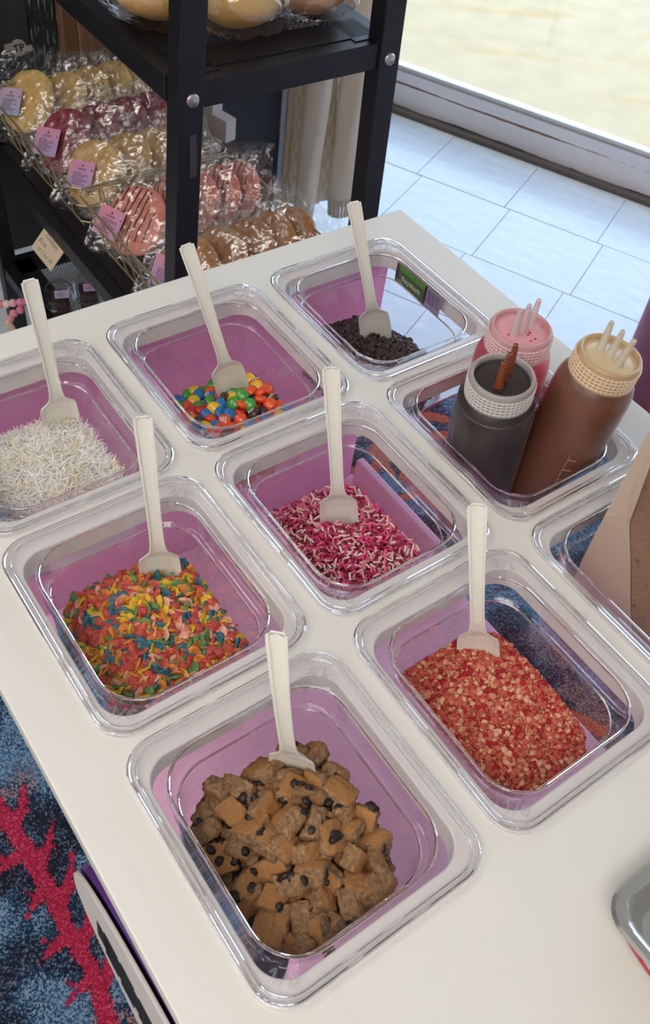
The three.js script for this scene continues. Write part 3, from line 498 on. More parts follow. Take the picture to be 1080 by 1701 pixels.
{ // shredded coconut
  const P = panAt.coconut, r = rng(113), shapes = [];
  for (let s = 0; s < 5; s++) { const L = mix(0.008, 0.018, r()), k = (r() - 0.5) * 90, tw = (r() - 0.5) * 2; shapes.push(grid(3, 10, (a, b) => { const w = (a - 0.5) * 0.0013 * Math.sin(Math.PI * clamp(b, 0.06, 0.94)), x = (b - 0.5) * L, t = tw * b; return [x, k * x * x + w * Math.sin(t) + 0.0002, w * Math.cos(t) + 20 * (s - 2) * x * x]; })); }
  const lists = shapes.map(() => []);
  const top = (u, v) => -0.054 + 0.016 * Math.exp(-((u + 0.005) ** 2 / 0.0022 + (v - 0.005) ** 2 / 0.0022)) + 0.005 * fbm(u * 40, v * 40, 2, 3);
  const inR = (u, v) => { const a = Math.abs(u), b = Math.abs(v); return a < 0.0545 && b < 0.0622 && !(a > 0.03 && b > 0.038 && Math.hypot(a - 0.03, b - 0.038) > 0.0245); };
  const cols = [C3(0.95, 0.92, 0.86), C3(0.96, 0.95, 0.93), C3(0.93, 0.86, 0.72)];
  for (let i = 0; i < 7500; i++) {
    const u = (r() * 2 - 1) * 0.055, v = (r() * 2 - 1) * 0.063; if (!inR(u * 1.06, v * 1.06)) continue;
    const warm = fbm(u * 50, v * 50, 4, 2) > 0.05 && r() < 0.7 ? 2 : Math.floor(r() * 2);
    lists[i % 5].push({ pos: V(u, top(u, v) - 0.003 + 0.006 * r(), v).add(P), q: new THREE.Quaternion().setFromEuler(new THREE.Euler((r() - 0.5) * 1.4, r() * 6.3, (r() - 0.5) * 1.0, 'YXZ')), color: cols[warm] });
  }
  const core = grid(48, 48, (a, b) => { const u = (a * 2 - 1), v = (b * 2 - 1), m = Math.max(Math.abs(u), Math.abs(v)) || 1e-6, e = Math.hypot(u, v) || 1e-6, k = mix(1, m / e, 0.35 * m), x = u * k * 0.0538, z = v * k * 0.0615; return [x, m > 0.985 ? -0.095 : top(x, z) - 0.004, z]; });
  const cm = phys(0xffffff, 0.7, { side: THREE.DoubleSide, transmission: 0.3, thickness: 0 });
  stuffOf('shredded_coconut', 'heap of white shredded coconut in the far left clear pan', 'coconut', [...lists.map((l, i) => [shapes[i], cm, l, 'coconut_shreds']), [core, std(C3(0.93, 0.90, 0.84), 0.9, { side: THREE.DoubleSide }), [{ pos: P, q: new THREE.Quaternion() }], 'coconut_bed']]);
}

// ---------------------------------------------------------------- squeeze bottles
const BOTTLE_R = 0.0325;
function bottle({ label, x, z, lean, sauce, shellTint, level, capTint, nozzleTint, nozzleTurn, h = 0.128, discTint, drops }) {
  const P = panAt.bottles, t = thing('squeeze_bottle', label, 'bottle', [P.x + x, HB - 0.0965, P.z + z]);
  t.rotation.set(lean[0], nozzleTurn, lean[1], 'XZY');
  const R = BOTTLE_R, pr = (k, top, cut) => { const o = [[0, 0.0005], [R * 0.86 - k, 0.0005], [R * 0.96 - k, 0.003], [R - k, 0.009], [R - k, h - 0.018], [R * 0.985 - k, h - 0.010], [R * 0.93 - k, h - 0.003], [R * 0.84 - k, h + 0.001], [0.0252 - k, h + 0.003], [0.0252 - k, h + 0.010]]; const q = cut ? o.filter((p) => p[1] < top) : o; if (cut) q.push([R - k, top], [0, top]); return q.map(([a, b]) => new THREE.Vector2(Math.max(0, a), b)); };
  mesh('bottle_body', new THREE.LatheGeometry(pr(0, 1), 48), phys(shellTint, 0.34, { transmission: 0.9, thickness: 0, ior: 1.5, side: THREE.DoubleSide }), t);
  mesh('sauce', new THREE.LatheGeometry(pr(0.0012, level, true), 40), phys(sauce, 0.35), t);
  { const s = mesh('scale_mark', [...Array(7)].map((_, i) => box(0.007, 0.0008, 0.0006, 0, 0.03 + i * 0.012, R + 0.0002)).concat([box(0.0007, 0.085, 0.0006, -0.004, 0.066, R + 0.0002)]), std(sauce.clone().lerp(C3(1, 1, 1), 0.10), 0.4), t); s.rotation.y = 0.9; }
  const cap = mesh('screw_cap', new THREE.LatheGeometry([[0.0262, 0], [0.0272, 0.0006], [0.0274, 0.002], [0.0270, 0.0035], [0.0264, 0.017], [0.0262, 0.0195], [0.0254, 0.0212], [0.0240, 0.0216], [0.0228, 0.0212], [0.0224, 0.0195], [0.0222, 0.0175]].map(([a, b]) => new THREE.Vector2(a, b)), 56), phys(capTint, 0.3, { transmission: 0.45, thickness: 0, side: THREE.DoubleSide }), t);
  cap.position.y = h + 0.001;
  const ribs = []; for (let i = 0; i < 44; i++) { const a = i / 44 * Math.PI * 2; ribs.push(box(0.0009, 0.0145, 0.0011).translate(0, 0.0098, 0.0269).rotateY(a)); }
  for (let k = 0; k < 5; k++) ribs.push(new THREE.TorusGeometry(0.0268, 0.00055, 6, 56).rotateX(Math.PI / 2).translate(0, 0.0035 + k * 0.0031, 0));
  mesh('grip', ribs, phys(capTint.clone().lerp(C3(1, 1, 1), 0.25), 0.35), cap).userData.kind = 'stuff';
  mesh('cap_disc', new THREE.LatheGeometry([[0, 0.0190], [0.008, 0.0188], [0.018, 0.0180], [0.0223, 0.0172], [0.0223, 0.0160], [0, 0.0165]].map(([a, b]) => new THREE.Vector2(a, b)), 40), phys(discTint, 0.2), cap);
  const noz = new THREE.LatheGeometry([[0.0045, 0], [0.0038, 0.002], [0.0034, 0.006], [0.0026, 0.018], [0.00205, 0.0262], [0.0019, 0.0268], [0.0012, 0.0268], [0.0011, 0.02]].map(([a, b]) => new THREE.Vector2(a, b)), 20), nm = phys(nozzleTint, 0.22, { transmission: 0.35, thickness: 0, side: THREE.DoubleSide });
  for (const [dx, tx] of [[-0.0098, 0.12], [0, 0], [0.0098, -0.12]]) { const n = mesh('nozzle', noz, nm, cap); n.position.set(dx, 0.0178, 0.001); n.rotation.z = tx * 0.6; }
  if (drops) { const r = rng(7); for (let i = 0; i < 9; i++) { const d = mesh('sauce_drop', new THREE.SphereGeometry(0.0011 * (0.6 + r()), 10, 6).scale(1, 0.5, 1), phys(C3(0.5, 0.01, 0.03), 0.15), cap), a = r() * 6.28, q = 0.02 * Math.sqrt(r()); d.position.set(q * Math.cos(a), 0.0184, q * Math.sin(a)); } }
  return t;
}
bottle({ label: 'short squeeze bottle of dark chocolate sauce with brown nozzle tips', x: -0.0225, z: 0.003, lean: [0.0, 0.08], nozzleTurn: 0.43, h: 0.149, sauce: C3(0.055, 0.039, 0.040), shellTint: C3(0.32, 0.25, 0.25), level: 0.146, capTint: C3(0.66, 0.60, 0.58), nozzleTint: C3(0.36, 0.09, 0.03), discTint: C3(0.03, 0.017, 0.015) });
bottle({ label: 'squeeze bottle of red strawberry sauce behind the dark bottle', x: 0.0235, z: -0.0335, lean: [0.0, 0.03], nozzleTurn: 0.1, h: 0.149, sauce: C3(0.66, 0.012, 0.09), shellTint: C3(0.88, 0.30, 0.38), level: 0.112, capTint: C3(0.85, 0.55, 0.56), nozzleTint: C3(0.88, 0.74, 0.76), discTint: C3(0.78, 0.36, 0.38), drops: true });
bottle({ label: 'tall squeeze bottle of brown caramel sauce leaning to the right', x: 0.0265, z: 0.0305, lean: [0.05, -0.065], nozzleTurn: -1.57, h: 0.168, sauce: C3(0.38, 0.18, 0.115), shellTint: C3(0.62, 0.42, 0.32), level: 0.158, capTint: C3(0.85, 0.62, 0.36), nozzleTint: C3(0.82, 0.76, 0.64), discTint: C3(0.72, 0.56, 0.34) });

{ // bag of brown powder standing in the right hand pan
  const P = panAt.pouch, t = thing('powder_bag', 'clear gusseted bag of brown powder standing in the pan at the right edge', 'bag', [P.x, HB, P.z]);
  const sect = (x, k) => { const o = [], f = 1 - 0.10 * smooth(0.03, 0.055, x); const pts = [[-0.088, -0.054], [-0.092, -0.01], [-0.088, 0.026], [-0.03, -0.004], [0.0, -0.020], [0.03, -0.036], [0.06, -0.047], [0.11, -0.051], [0.155, -0.052], [0.155, -0.056], [0.11, -0.057], [0.05, -0.058], [-0.03, -0.057]]; pts.forEach(([y, z], i) => o.push([x + 0.002 * noise(i * 2.3, x * 60, 1), y * (y > 0 ? f : 1) + k * 0.003 * noise(x * 70, i, 3), z + (i > 2 && i < 6 ? 0.010 * (1 - ((x - 0.014) / 0.04) ** 2) : 0) + 0.004 * noise(x * 55, i * 1.7, 9)])); return o; };
  const rings = (x0, x1, n) => [...Array(n + 1)].map((_, i) => sect(mix(x0, x1, i / n), 1));
  const body = loft(rings(-0.023, 0.052, 14));
  const pt = dataTex(512, 512, (i, j) => { const a = fbm(i / 40, j / 11, 3, 4), w = smooth(0.32, 0.42, Math.abs(fbm(i / 30, j / 60, 8, 3))), k = 1 + 0.16 * a - 0.25 * w; return [0.56 * k, 0.42 * k, 0.34 * k]; });
  { const p = body.attributes.position, uv = new Float32Array(p.count * 2); for (let i = 0; i < p.count; i++) { uv[2 * i] = p.getX(i) * 9; uv[2 * i + 1] = p.getY(i) * 9 + p.getZ(i) * 3; } body.setAttribute('uv', new THREE.BufferAttribute(uv, 2)); }
  mesh('powder', body, std(0xffffff, 0.75, { map: pt }), t).scale.set(0.99, 0.985, 0.98);
  mesh('film', loft(rings(-0.0248, 0.0535, 14)), film(0.12, C3(0.97, 0.96, 0.95)), t);
  const side = loft([sect(-0.0246, 1), sect(-0.0238, 1)]); mesh('gusset', side, phys(C3(0.78, 0.62, 0.50), 0.3, { transmission: 0.3, thickness: 0 }), t).userData.label = 'pale beige side gusset';
}
{ // baking tray at the near end of the cart
  const t = thing('baking_tray', 'shiny metal baking tray with rounded rim at the lower right corner', 'tray', [0.116, HB, 0.4605]);
  const R = [[0.150, 0.105, 0.012, 0.0004], [0.165, 0.119, 0.013, 0.0006], [0.1705, 0.1255, 0.0135, 0.010], [0.1735, 0.1285, 0.014, 0.0165], [0.1755, 0.1305, 0.015, 0.0192], [0.1785, 0.1335, 0.0165, 0.0205], [0.1815, 0.1365, 0.018, 0.0196], [0.1830, 0.1380, 0.019, 0.0172], [0.1822, 0.1372, 0.0185, 0.0150], [0.1800, 0.1350, 0.017, 0.0148], [0.1760, 0.1310, 0.015, 0.0152], [0.1728, 0.1278, 0.014, 0.0095], [0.166, 0.120, 0.013, 0.0001], [0.150, 0.105, 0.012, 0.0]];
  mesh('tray_body', loft(R.map(([a, b, r, y]) => ring(a, b, r, y, 7))), std(C3(0.66, 0.64, 0.60), 0.24, { metalness: 1 }), t);
  const smear = tube([V(-0.1815, 0.0165, -0.118), V(-0.1835, 0.0150, -0.1), V(-0.184, 0.0145, -0.08), V(-0.1838, 0.0145, -0.03), V(-0.1835, 0.0145, 0.05)], 0.0009, 40, 6); mesh('jam_smear', smear, phys(C3(0.5, 0.03, 0.06), 0.3), t).userData.label = 'thin red jam smear along the rim';
}

// ---------------------------------------------------------------- rack behind the cart
const RX0 = 0.2, RX1 = 0.505, RZ0 = -1.40, RZ1 = -0.613, Y1 = 0.534, Y2 = 0.985, Y0 = 0.24;
const blackMetal = std(C3(0.012, 0.012, 0.016), 0.42, { metalness: 0.3 }), steel = std(C3(0.5, 0.49, 0.47), 0.35, { metalness: 1 });
{
  const t = thing('shelf_rack', 'black metal bakery rack with mesh shelves behind the cart', 'shelf', [0, 0, 0]);
  const post = (x, z, dx) => { const g = rbox(0.034, 1.5, 0.03, 0.002), p = g.attributes.position; for (let i = 0; i < p.count; i++) { const y = p.getY(i) + 0.75; p.setXYZ(i, p.getX(i) + x + dx * (y - Y2), y, p.getZ(i) + z); } return g; };
  mesh('post', post(RX0 + 0.004, RZ1 + 0.004, 0.045), blackMetal, t); mesh('post', post(RX1 - 0.004, RZ1 + 0.004, -0.036), blackMetal, t);
  mesh('post', post(RX0, RZ0, 0), blackMetal, t); mesh('post', post(RX1, RZ0, 0), blackMetal, t);
  for (const [x, y] of [[RX0 + 0.004, Y2 - 0.02], [RX1 - 0.004, Y2 - 0.022], [RX0 - 0.016, Y1 - 0.02], [RX1 + 0.016, Y1 - 0.02]]) {
    const b = mesh('bolt', new THREE.LatheGeometry([[0, 0.0042], [0.003, 0.0042], [0.0034, 0.0026], [0.0062, 0.0034], [0.0082, 0.0018], [0.0086, 0]].map(([a, c]) => new THREE.Vector2(a, c)), 20).rotateX(Math.PI / 2), steel, t); b.position.set(x, y, RZ1 + 0.019);
  }
  const r = rng(17);
  [[Y0, 0], [Y1, 0], [Y2, 1]].forEach(([y]) => {
    for (const x of [RX0, RX1]) mesh('side_rail', rbox(0.028, 0.032, RZ1 - RZ0 - 0.03, 0.002, x, y - 0.018, (RZ0 + RZ1) / 2), blackMetal, t);
    for (const z of [RZ0, RZ1]) mesh('end_rail', rbox(RX1 - RX0 - 0.03, 0.034, 0.028, 0.002, (RX0 + RX1) / 2, y - 0.018, z), blackMetal, t);
    // lipped edge around the deck
    mesh('deck_edge', [box(0.04, 0.003, RZ1 - RZ0, RX0 + 0.03, y - 0.001, (RZ0 + RZ1) / 2), box(0.04, 0.003, RZ1 - RZ0, RX1 - 0.03, y - 0.001, (RZ0 + RZ1) / 2), box(RX1 - RX0 - 0.02, 0.003, 0.05, (RX0 + RX1) / 2, y - 0.001, RZ1 - 0.035), box(RX1 - RX0 - 0.02, 0.003, 0.05, (RX0 + RX1) / 2, y - 0.001, RZ0 + 0.035)], blackMetal, t).userData.kind = 'stuff';
    const wires = [], S = 0.0085, x0 = RX0 + 0.045, x1 = RX1 - 0.045, z0 = RZ0 + 0.055, z1 = RZ1 - 0.055, w = x1 - x0, d = z1 - z0;
    for (const s of [1, -1]) for (let c = -d; c < w * 1.0; c += S) { // slanting strands, clipped to the deck
      let a = Math.max(0, c), b = Math.min(w, c + d); if (b - a < 0.004) continue;
      const ax = s > 0 ? x0 + a : x1 - a, bx = s > 0 ? x0 + b : x1 - b; wires.push(bar(V(ax, y, z0 + (a - c)), V(bx, y, z0 + (b - c)), 0.0008, 4));
    }
    mesh('mesh_deck', wires, blackMetal, t).userData.kind = 'stuff';
  });
  mesh('tape', rbox(0.010, 0.055, 0.0012, 0.0004, RX0 + 0.008 + 0.045 * -0.09, 0.895, RZ1 + 0.0196), phys(C3(0.05, 0.05, 0.055), 0.25), t).userData.label = 'strip of worn black tape';
}
{ // price card on the left rail of the middle shelf
  const tx = canvasTex(384, 256, (c, w, h) => {
    c.fillStyle = '#d8c4ab'; c.fillRect(0, 0, w, h); c.fillStyle = '#4a3a30'; c.font = 'italic 62px serif';
    c.save(); c.translate(70, 86); c.rotate(0.06); c.fillText('Cookies', 0, 0); c.restore(); c.font = 'italic 54px serif'; c.fillText('$5 ea', 24, 160); c.fillText('or 2 for $9', 70, 222);
  });
  const g = box(0.082, 0.052, 0.0008); const m = mesh('price_card', g, std(0xffffff, 0.7, { map: tx }));
  m.position.set(0.176, 0.488, -1.061); m.rotation.set(0, -Math.PI / 2, 0, 'YXZ'); m.rotation.x = -0.75;
  tag(m, 'cream handwritten price card on the left rail of the rack', 'price tag');
}

// ---------------------------------------------------------------- wire baskets and wrapped cookies
const goldWire = std(C3(0.62, 0.52, 0.32), 0.35, { metalness: 0.8 });
function basket(z0, z1, label, x0 = RX0 + 0.012, x1 = RX1 + 0.008, y = Y1 + 0.003, h = 0.088) {
  const t = thing('wire_basket', label, 'basket', [(x0 + x1) / 2, y, (z0 + z1) / 2], 'gold wire baskets on the rack');
  const hw = (x1 - x0) / 2, hd = (z1 - z0) / 2, k = 0.86, R = 0.0016;
  const rim = (f, yy, rad) => { const c = 0.012, P = []; for (const [sx, sz] of [[1, -1], [1, 1], [-1, 1], [-1, -1]]) { const X = sx * hw * f, Z = sz * hd * f; if (sx * sz < 0) { P.push(V(X - sx * c, yy, Z), V(X, yy, Z - sz * c)); } else { P.push(V(X, yy, Z - sz * c), V(X - sx * c, yy, Z)); } } const q = new THREE.CurvePath(); for (let i = 0; i < P.length; i++) q.add(new THREE.LineCurve3(P[i], P[(i + 1) % P.length])); const o = []; for (let i = 0; i < P.length; i++) o.push(bar(P[i], P[(i + 1) % P.length], rad, 6), new THREE.SphereGeometry(rad, 6, 4).translate(P[i].x, P[i].y, P[i].z)); return o; };
  mesh('rim', rim(1, h, R * 1.25), goldWire, t).userData.kind = 'stuff'; mesh('base_ring', rim(k, 0.002, R), goldWire, t).userData.kind = 'stuff';
  mesh('middle_ring', rim(mix(k, 1, 0.5), h * 0.5, R * 0.8), goldWire, t).userData.kind = 'stuff';
  const nx = 7, nz = 8;
  for (let i = 0; i <= nx; i++) { const x = mix(-hw, hw, i / nx); if (i && i < nx) for (const s of [-1, 1]) mesh('wire', bar(V(x * k, 0.002, s * hd * k), V(x, h, s * hd), R * 0.75, 6), goldWire, t); }
  for (let i = 0; i <= nz; i++) { const z = mix(-hd, hd, i / nz); if (i && i < nz) for (const s of [-1, 1]) mesh('wire', bar(V(s * hw * k, 0.002, z * k), V(s * hw, h, z), R * 0.75, 6), goldWire, t); }
  const fl = []; for (let i = 0; i <= 9; i++) { const x = mix(-hw * k, hw * k, i / 9); fl.push(bar(V(x, 0.001, -hd * k), V(x, 0.001, hd * k), R * 0.6, 5)); } mesh('floor_wires', fl, goldWire, t).userData.kind = 'stuff';
}
basket(-1.385, -1.0, 'gold wire basket of wrapped cookies at the far end of the rack');
basket(-0.992, -0.66, 'gold wire basket of striped cookies at the near end of the rack');

const filmMat = film(0.06, C3(0.985, 0.985, 0.985), { ior: 1.9 });
const LR = rng(131);
function labelTex(tint) {
  return canvasTex(256, 256, (c, w, h) => {
    const g = c.createLinearGradient(0, 0, w * 0.3, h); g.addColorStop(0, tint[0]); g.addColorStop(1, tint[1]); c.fillStyle = g; c.fillRect(0, 0, w, h);
    c.fillStyle = '#33202e'; c.font = 'bold 26px sans-serif'; c.fillText('COOKIE', 74, 84); c.fillRect(120, 34, 18, 18); c.fillRect(224, 66, 14, 14);
    for (let k = 0; k < 8; k++) { const n = 3 + Math.floor(LR() * 3); let x = 46 + LR() * 8; for (let i = 0; i < n; i++) { const l = 16 + LR() * 26; c.fillRect(x, 104 + k * 15, Math.min(l, 210 - x), 6); x += l + 6; if (x > 200) break; } }
  });
}
const labelMats = [['#d98aa8', '#b3a0c8'], ['#c9a0b8', '#a8aecb'], ['#e08aa6', '#c79cc0']].map((t) => std(0xffffff, 0.5, { map: labelTex(t) }));
function cookieGeo(kind, seed) {
  const R = 0.054, T = 0.0125, g0 = new THREE.SphereGeometry(1, 44, 26), p = g0.attributes.position;
  for (let i = 0; i < p.count; i++) { const x = p.getX(i), y = p.getY(i), z = p.getZ(i), e = Math.hypot(x, y) || 1e-6, rr = Math.pow(e, 0.8), wob = 1 + 0.045 * noise(x * 1.4 + seed, y * 1.4, seed * 3); p.setXYZ(i, x / e * rr * R * wob, y / e * rr * R * wob, Math.sign(z) * Math.pow(Math.abs(z), 0.75) * T * (z < 0 ? 0.5 : 1)); }
  const amp = { yellow: 0.0045, red: 0.003, tan: 0.0035, pink: 0.0016, brown: 0.0024 }[kind];
  const g = displaced(g0, (a) => amp * fbm(a.x * 55 + seed * 3, a.y * 55, a.z * 40, 4));
  const C = { yellow: [[0.66, 0.40, 0.12], [0.78, 0.55, 0.22]], red: [[0.22, 0.025, 0.045], [0.36, 0.06, 0.085]], tan: [[0.52, 0.30, 0.10], [0.72, 0.50, 0.24]], pink: [[0.70, 0.22, 0.16], [0.80, 0.34, 0.26]], brown: [[0.42, 0.19, 0.07], [0.60, 0.31, 0.13]] }[kind];
  return paint(g, (a) => { const m = smooth(-0.3, 0.35, fbm(a.x * 60 + seed, a.y * 60, a.z * 60 + 5, 3)); return [0, 1, 2].map((i) => mix(C[0][i], C[1][i], m)); });
}
const cookieMat = std(0xffffff, 0.75, { vertexColors: true });
const cookieCache = {};
function bagGeo(seed, w, h, bulge) {
  const sheet = (s) => grid(40, 44, (a, b) => {
    const x = (a - 0.5) * w, y = (b - 0.5) * h, e = Math.hypot(x / 0.064, y / 0.064), up = smooth(1.35, 0.55, e), edge = smooth(0, 0.05, Math.min(a, 1 - a, b, 1 - b));
    const cr = Math.abs(fbm(x * 26 + seed * 5, y * 26, s * 3 + seed, 3)), c2 = Math.abs(noise(x * 70 + y * 40, y * 60 - x * 30, seed + s));
    return [x + 0.003 * noise(y * 30, seed, 1), y + 0.003 * noise(x * 30, seed, 4), s * (0.0006 + edge * (up * (s > 0 ? bulge : bulge * 0.5) + 0.013 * cr * (1 - 0.45 * up) + 0.005 * c2)) + 0.010 * fbm(x * 12, y * 12, seed * 2, 2) * (1 - up)];
  });
  return merge([sheet(1), sheet(-1)]);
}
const bagShapes = [1, 2, 3, 4].map((s) => bagGeo(s, 0.150, 0.160, 0.0185));
const drizzleMat = phys(C3(0.03, 0.012, 0.010), 0.4);
function wrapped(kind, label, pos, normal, roll, opt = {}) {
  const t = thing('wrapped_cookie', label, 'cookie', pos, opt.group), seed = opt.seed || 1;
  const z = V(...normal).normalize(), y0 = V(0, 1, 0).addScaledVector(z, -z.y).normalize(), x0 = y0.clone().cross(z);
  t.quaternion.setFromRotationMatrix(new THREE.Matrix4().makeBasis(x0, y0, z)).multiply(new THREE.Quaternion().setFromAxisAngle(V(0, 0, 1), roll));
  const key = kind + seed % 3, ck = mesh('cookie', cookieCache[key] ||= cookieGeo(kind, seed % 3 + 1), cookieMat, t);
  if (kind === 'pink') { const r = rng(seed + 5), surf = (x, y) => { const e = clamp(Math.hypot(x, y) / 0.054); return 0.0125 * Math.pow(Math.max(0, 1 - Math.pow(e, 2.5)), 0.375) + 0.0006; };
    for (let k = 0; k < 8; k++) { const x = -0.040 + k * 0.010 + (r() - 0.5) * 0.003, L = Math.sqrt(Math.max(0, 0.051 ** 2 - x * x)) * (k > 5 ? 0.6 : 0.97), P = []; for (let i = 0; i <= 10; i++) { const y = mix(-L, L, i / 10), xx = x + 0.0022 * noise(y * 60, k, seed); P.push(V(xx, y, surf(xx, y))); } mesh('drizzle', tube(P, 0.0012, 30, 6), drizzleMat, ck); } }
  if (kind === 'red') { const r = rng(seed + 9); for (let k = 0; k < 5; k++) { const a = r() * 6.28, q = 0.035 * Math.sqrt(r()), m = mesh('white_chip', new THREE.SphereGeometry(0.0045, 12, 8).scale(1, 1, 0.6), std(C3(0.82, 0.70, 0.52), 0.6), ck); m.position.set(q * Math.cos(a), q * Math.sin(a), 0.0125); } }
  const b = mesh('film_bag', bagShapes[seed % 4], filmMat, t); b.position.y = opt.bagUp || 0.004; if (opt.sticker) t.scale.setScalar(1.1); if (seed % 2) b.rotation.z = Math.PI * 0.02;
  if (opt.sticker) { const s = mesh('sticker', box(0.047, 0.045, 0.0004), labelMats[opt.sticker - 1], t); s.position.set(opt.sx ?? -0.018, opt.sy ?? -0.012, 0.0235); s.rotation.z = opt.sr || 0.1; s.userData.label = 'pink and lilac printed ingredient sticker'; }
  return t;
}
const CB = Y1 + 0.062; // centre height of a cookie standing in a basket
const N1 = [-0.70, 0.66, 0.28];
// rows run away from the left edge of the rack; each front cookie carries a sticker
wrapped('yellow', 'big golden lemon cookie with lilac sticker in front of the far row', [0.282, CB + 0.006, -1.352], N1, 0.15, { seed: 1, sticker: 2, sr: 0.1 });
[[0.345, 4], [0.395, 7], [0.445, 10], [0.485, 13]].forEach(([x, s], i) => wrapped('yellow', ['first', 'second', 'third', 'last'][i] + ' wrapped golden cookie behind the far front cookie', [x, CB + 0.004, -1.335 - i * 0.004], N1, 0.3 * i, { seed: s, group: 'golden cookies in the far row' }));
wrapped('red', 'big red velvet cookie with pink sticker in front of the second row', [0.288, CB - 0.004, -1.205], N1, 0.1, { seed: 2, sticker: 1 });
[[0.350, 5], [0.405, 8], [0.455, 11]].forEach(([x, s], i) => wrapped('red', ['first', 'second', 'last'][i] + ' wrapped red velvet cookie behind the front red cookie', [x, CB + 0.002, -1.205], N1, 0.4 * i, { seed: s, group: 'red velvet cookies in the second row' }));
wrapped('tan', 'big pale sugar cookie with pink sticker in front of the third row', [0.288, CB - 0.004, -1.085], N1, 0.1, { seed: 3, sticker: 1, sx: -0.008 });
[[0.348, 6], [0.400, 9], [0.450, 12]].forEach(([x, s], i) => wrapped('tan', ['first', 'second', 'last'][i] + ' wrapped pale sugar cookie behind the front sugar cookie', [x, CB + 0.002, -1.085], N1, 0.4 * i, { seed: s, group: 'sugar cookies in the third row' }));
wrapped('pink', 'big pink cookie with dark drizzle stripes and pink sticker', [0.285, CB - 0.006, -0.925], N1, -0.05, { seed: 1, sticker: 3, sx: -0.028, sy: -0.022, sr: 0.05 });
[[0.345, 4], [0.392, 7], [0.435, 10], [0.475, 13]].forEach(([x, s], i) => wrapped('pink', ['first', 'second', 'third', 'last'][i] + ' pink drizzled cookie in film behind the big striped cookie', [x, CB + 0.004, -0.920], [-0.8, 0.55, 0.22], 0.3, { seed: s, group: 'pink drizzled cookies in the fourth row' }));
wrapped('brown', 'brown cookie at the left front of the near row behind the post', [0.29, CB - 0.01, -0.765], N1, 0, { seed: 2, sticker: 1 });
[[0.352, 3], [0.405, 6], [0.448, 9], [0.488, 12]].forEach(([x, s], i) => wrapped('brown', ['second', 'third', 'fourth', 'last'][i] + ' wrapped brown sugar cookie of the row nearest the cart', [x, CB - 0.004, -0.765], [-0.8, 0.55, 0.22], 0.5 * i, { seed: s, group: 'brown cookies in the near row' }));

// wrapped rolls on the top shelf
function roll(label, pos, size, c0, c1, seed) {
  const t = thing('wrapped_roll', label, 'bread', pos, 'wrapped rolls on the top shelf'); t.rotation.y = seed;
  const g = displaced(new THREE.SphereGeometry(1, 40, 26).scale(size * 0.062, size * 0.036, size * 0.055), (a) => 0.004 * fbm(a.x * 30 + seed, a.y * 30, a.z * 30, 3));
  paint(g, (a) => { const m = smooth(-0.02, 0.025, a.y + 0.012 * noise(a.x * 40, a.z * 40, seed)); return [0, 1, 2].map((i) => mix(c1[i], c0[i], m)); });
  mesh('roll', g, cookieMat, t).position.y = 0.037 * size;
  const f = displaced(new THREE.SphereGeometry(1, 40, 28).scale(size * 0.078, size * 0.045, size * 0.068), (a) => 0.024 * Math.abs(fbm(a.x * 26 + seed, a.y * 26, a.z * 26, 3)) + 0.004 * noise(a.x * 90, a.y * 90, a.z * 90)); { const p = f.attributes.position; for (let i = 0; i < p.count; i++) p.setY(i, Math.max(-size * 0.037, p.getY(i))); f.computeVertexNormals(); }
  mesh('film_bag', f, filmMat, t).position.y = 0.040 * size;
}
roll('wrapped golden roll left of the front post on the top shelf', [0.262, Y2 + 0.002, -0.765], 1.15, [0.75, 0.48, 0.16], [0.62, 0.34, 0.1], 0.3);
roll('wrapped golden roll just right of the front post on the top shelf', [0.335, Y2 + 0.002, -0.715], 1.05, [0.75, 0.48, 0.16], [0.62, 0.34, 0.1], 1.3);
roll('wrapped pale golden roll in the middle of the top shelf', [0.395, Y2 + 0.002, -0.745], 1.05, [0.74, 0.50, 0.2], [0.6, 0.36, 0.14], 2.2);
roll('wrapped brown roll at the right end of the top shelf', [0.445, Y2 + 0.002, -0.712], 0.95, [0.58, 0.30, 0.14], [0.5, 0.26, 0.12], 3.4);

// clear tubs and a bead garland on the lowest shelf
for (const [x, z, label, dot, tint] of [[0.231, -1.19, 'clear tub of brownies with a yellow candy and lilac sticker', C3(0.75, 0.55, 0.03), 1], [0.292, -1.185, 'clear tub of brownies with a green candy and pink sticker', C3(0.05, 0.4, 0.08), 0]]) {
  const t = thing('clear_tub', label, 'tub', [x, Y0 + 0.002, z], 'clear dessert tubs on the lowest shelf'); t.rotation.y = -0.35;
  const shell = loft([ring(0.020, 0.035, 0.015, 0.001), ring(0.022, 0.038, 0.018, 0.002), ring(0.026, 0.046, 0.022, 0.03), ring(0.0285, 0.050, 0.0245, 0.032), ring(0.0285, 0.050, 0.0245, 0.035), ring(0.025, 0.046, 0.022, 0.037), ring(0.022, 0.042, 0.02, 0.048), ring(0.018, 0.036, 0.016, 0.051)]);
  mesh('tub_shell', shell, film(0.05, C3(0.95, 0.95, 0.95)), t);
  mesh('rim', beadGeo(0.0285, 0.050, 0.0245, 0.0335, 0.0016), film(0.1, C3(0.92, 0.92, 0.92)), t);
  mesh('brownie', displaced(new RoundedBoxGeometry(0.036, 0.024, 0.07, 4, 0.006), (a) => 0.002 * fbm(a.x * 90, a.y * 90, a.z * 90, 3)).translate(0, 0.016, 0), std(C3(0.03, 0.014, 0.01), 0.8), t);
  const c = mesh('candy', new THREE.SphereGeometry(0.0075, 16, 10).scale(1, 0.55, 1), phys(dot, 0.3), t); c.position.set(0.003, 0.031, -0.012);
  const s = mesh('sticker', box(0.028, 0.0004, 0.026), labelMats[tint], t); s.position.set(0.004, 0.0518, 0.018);
}
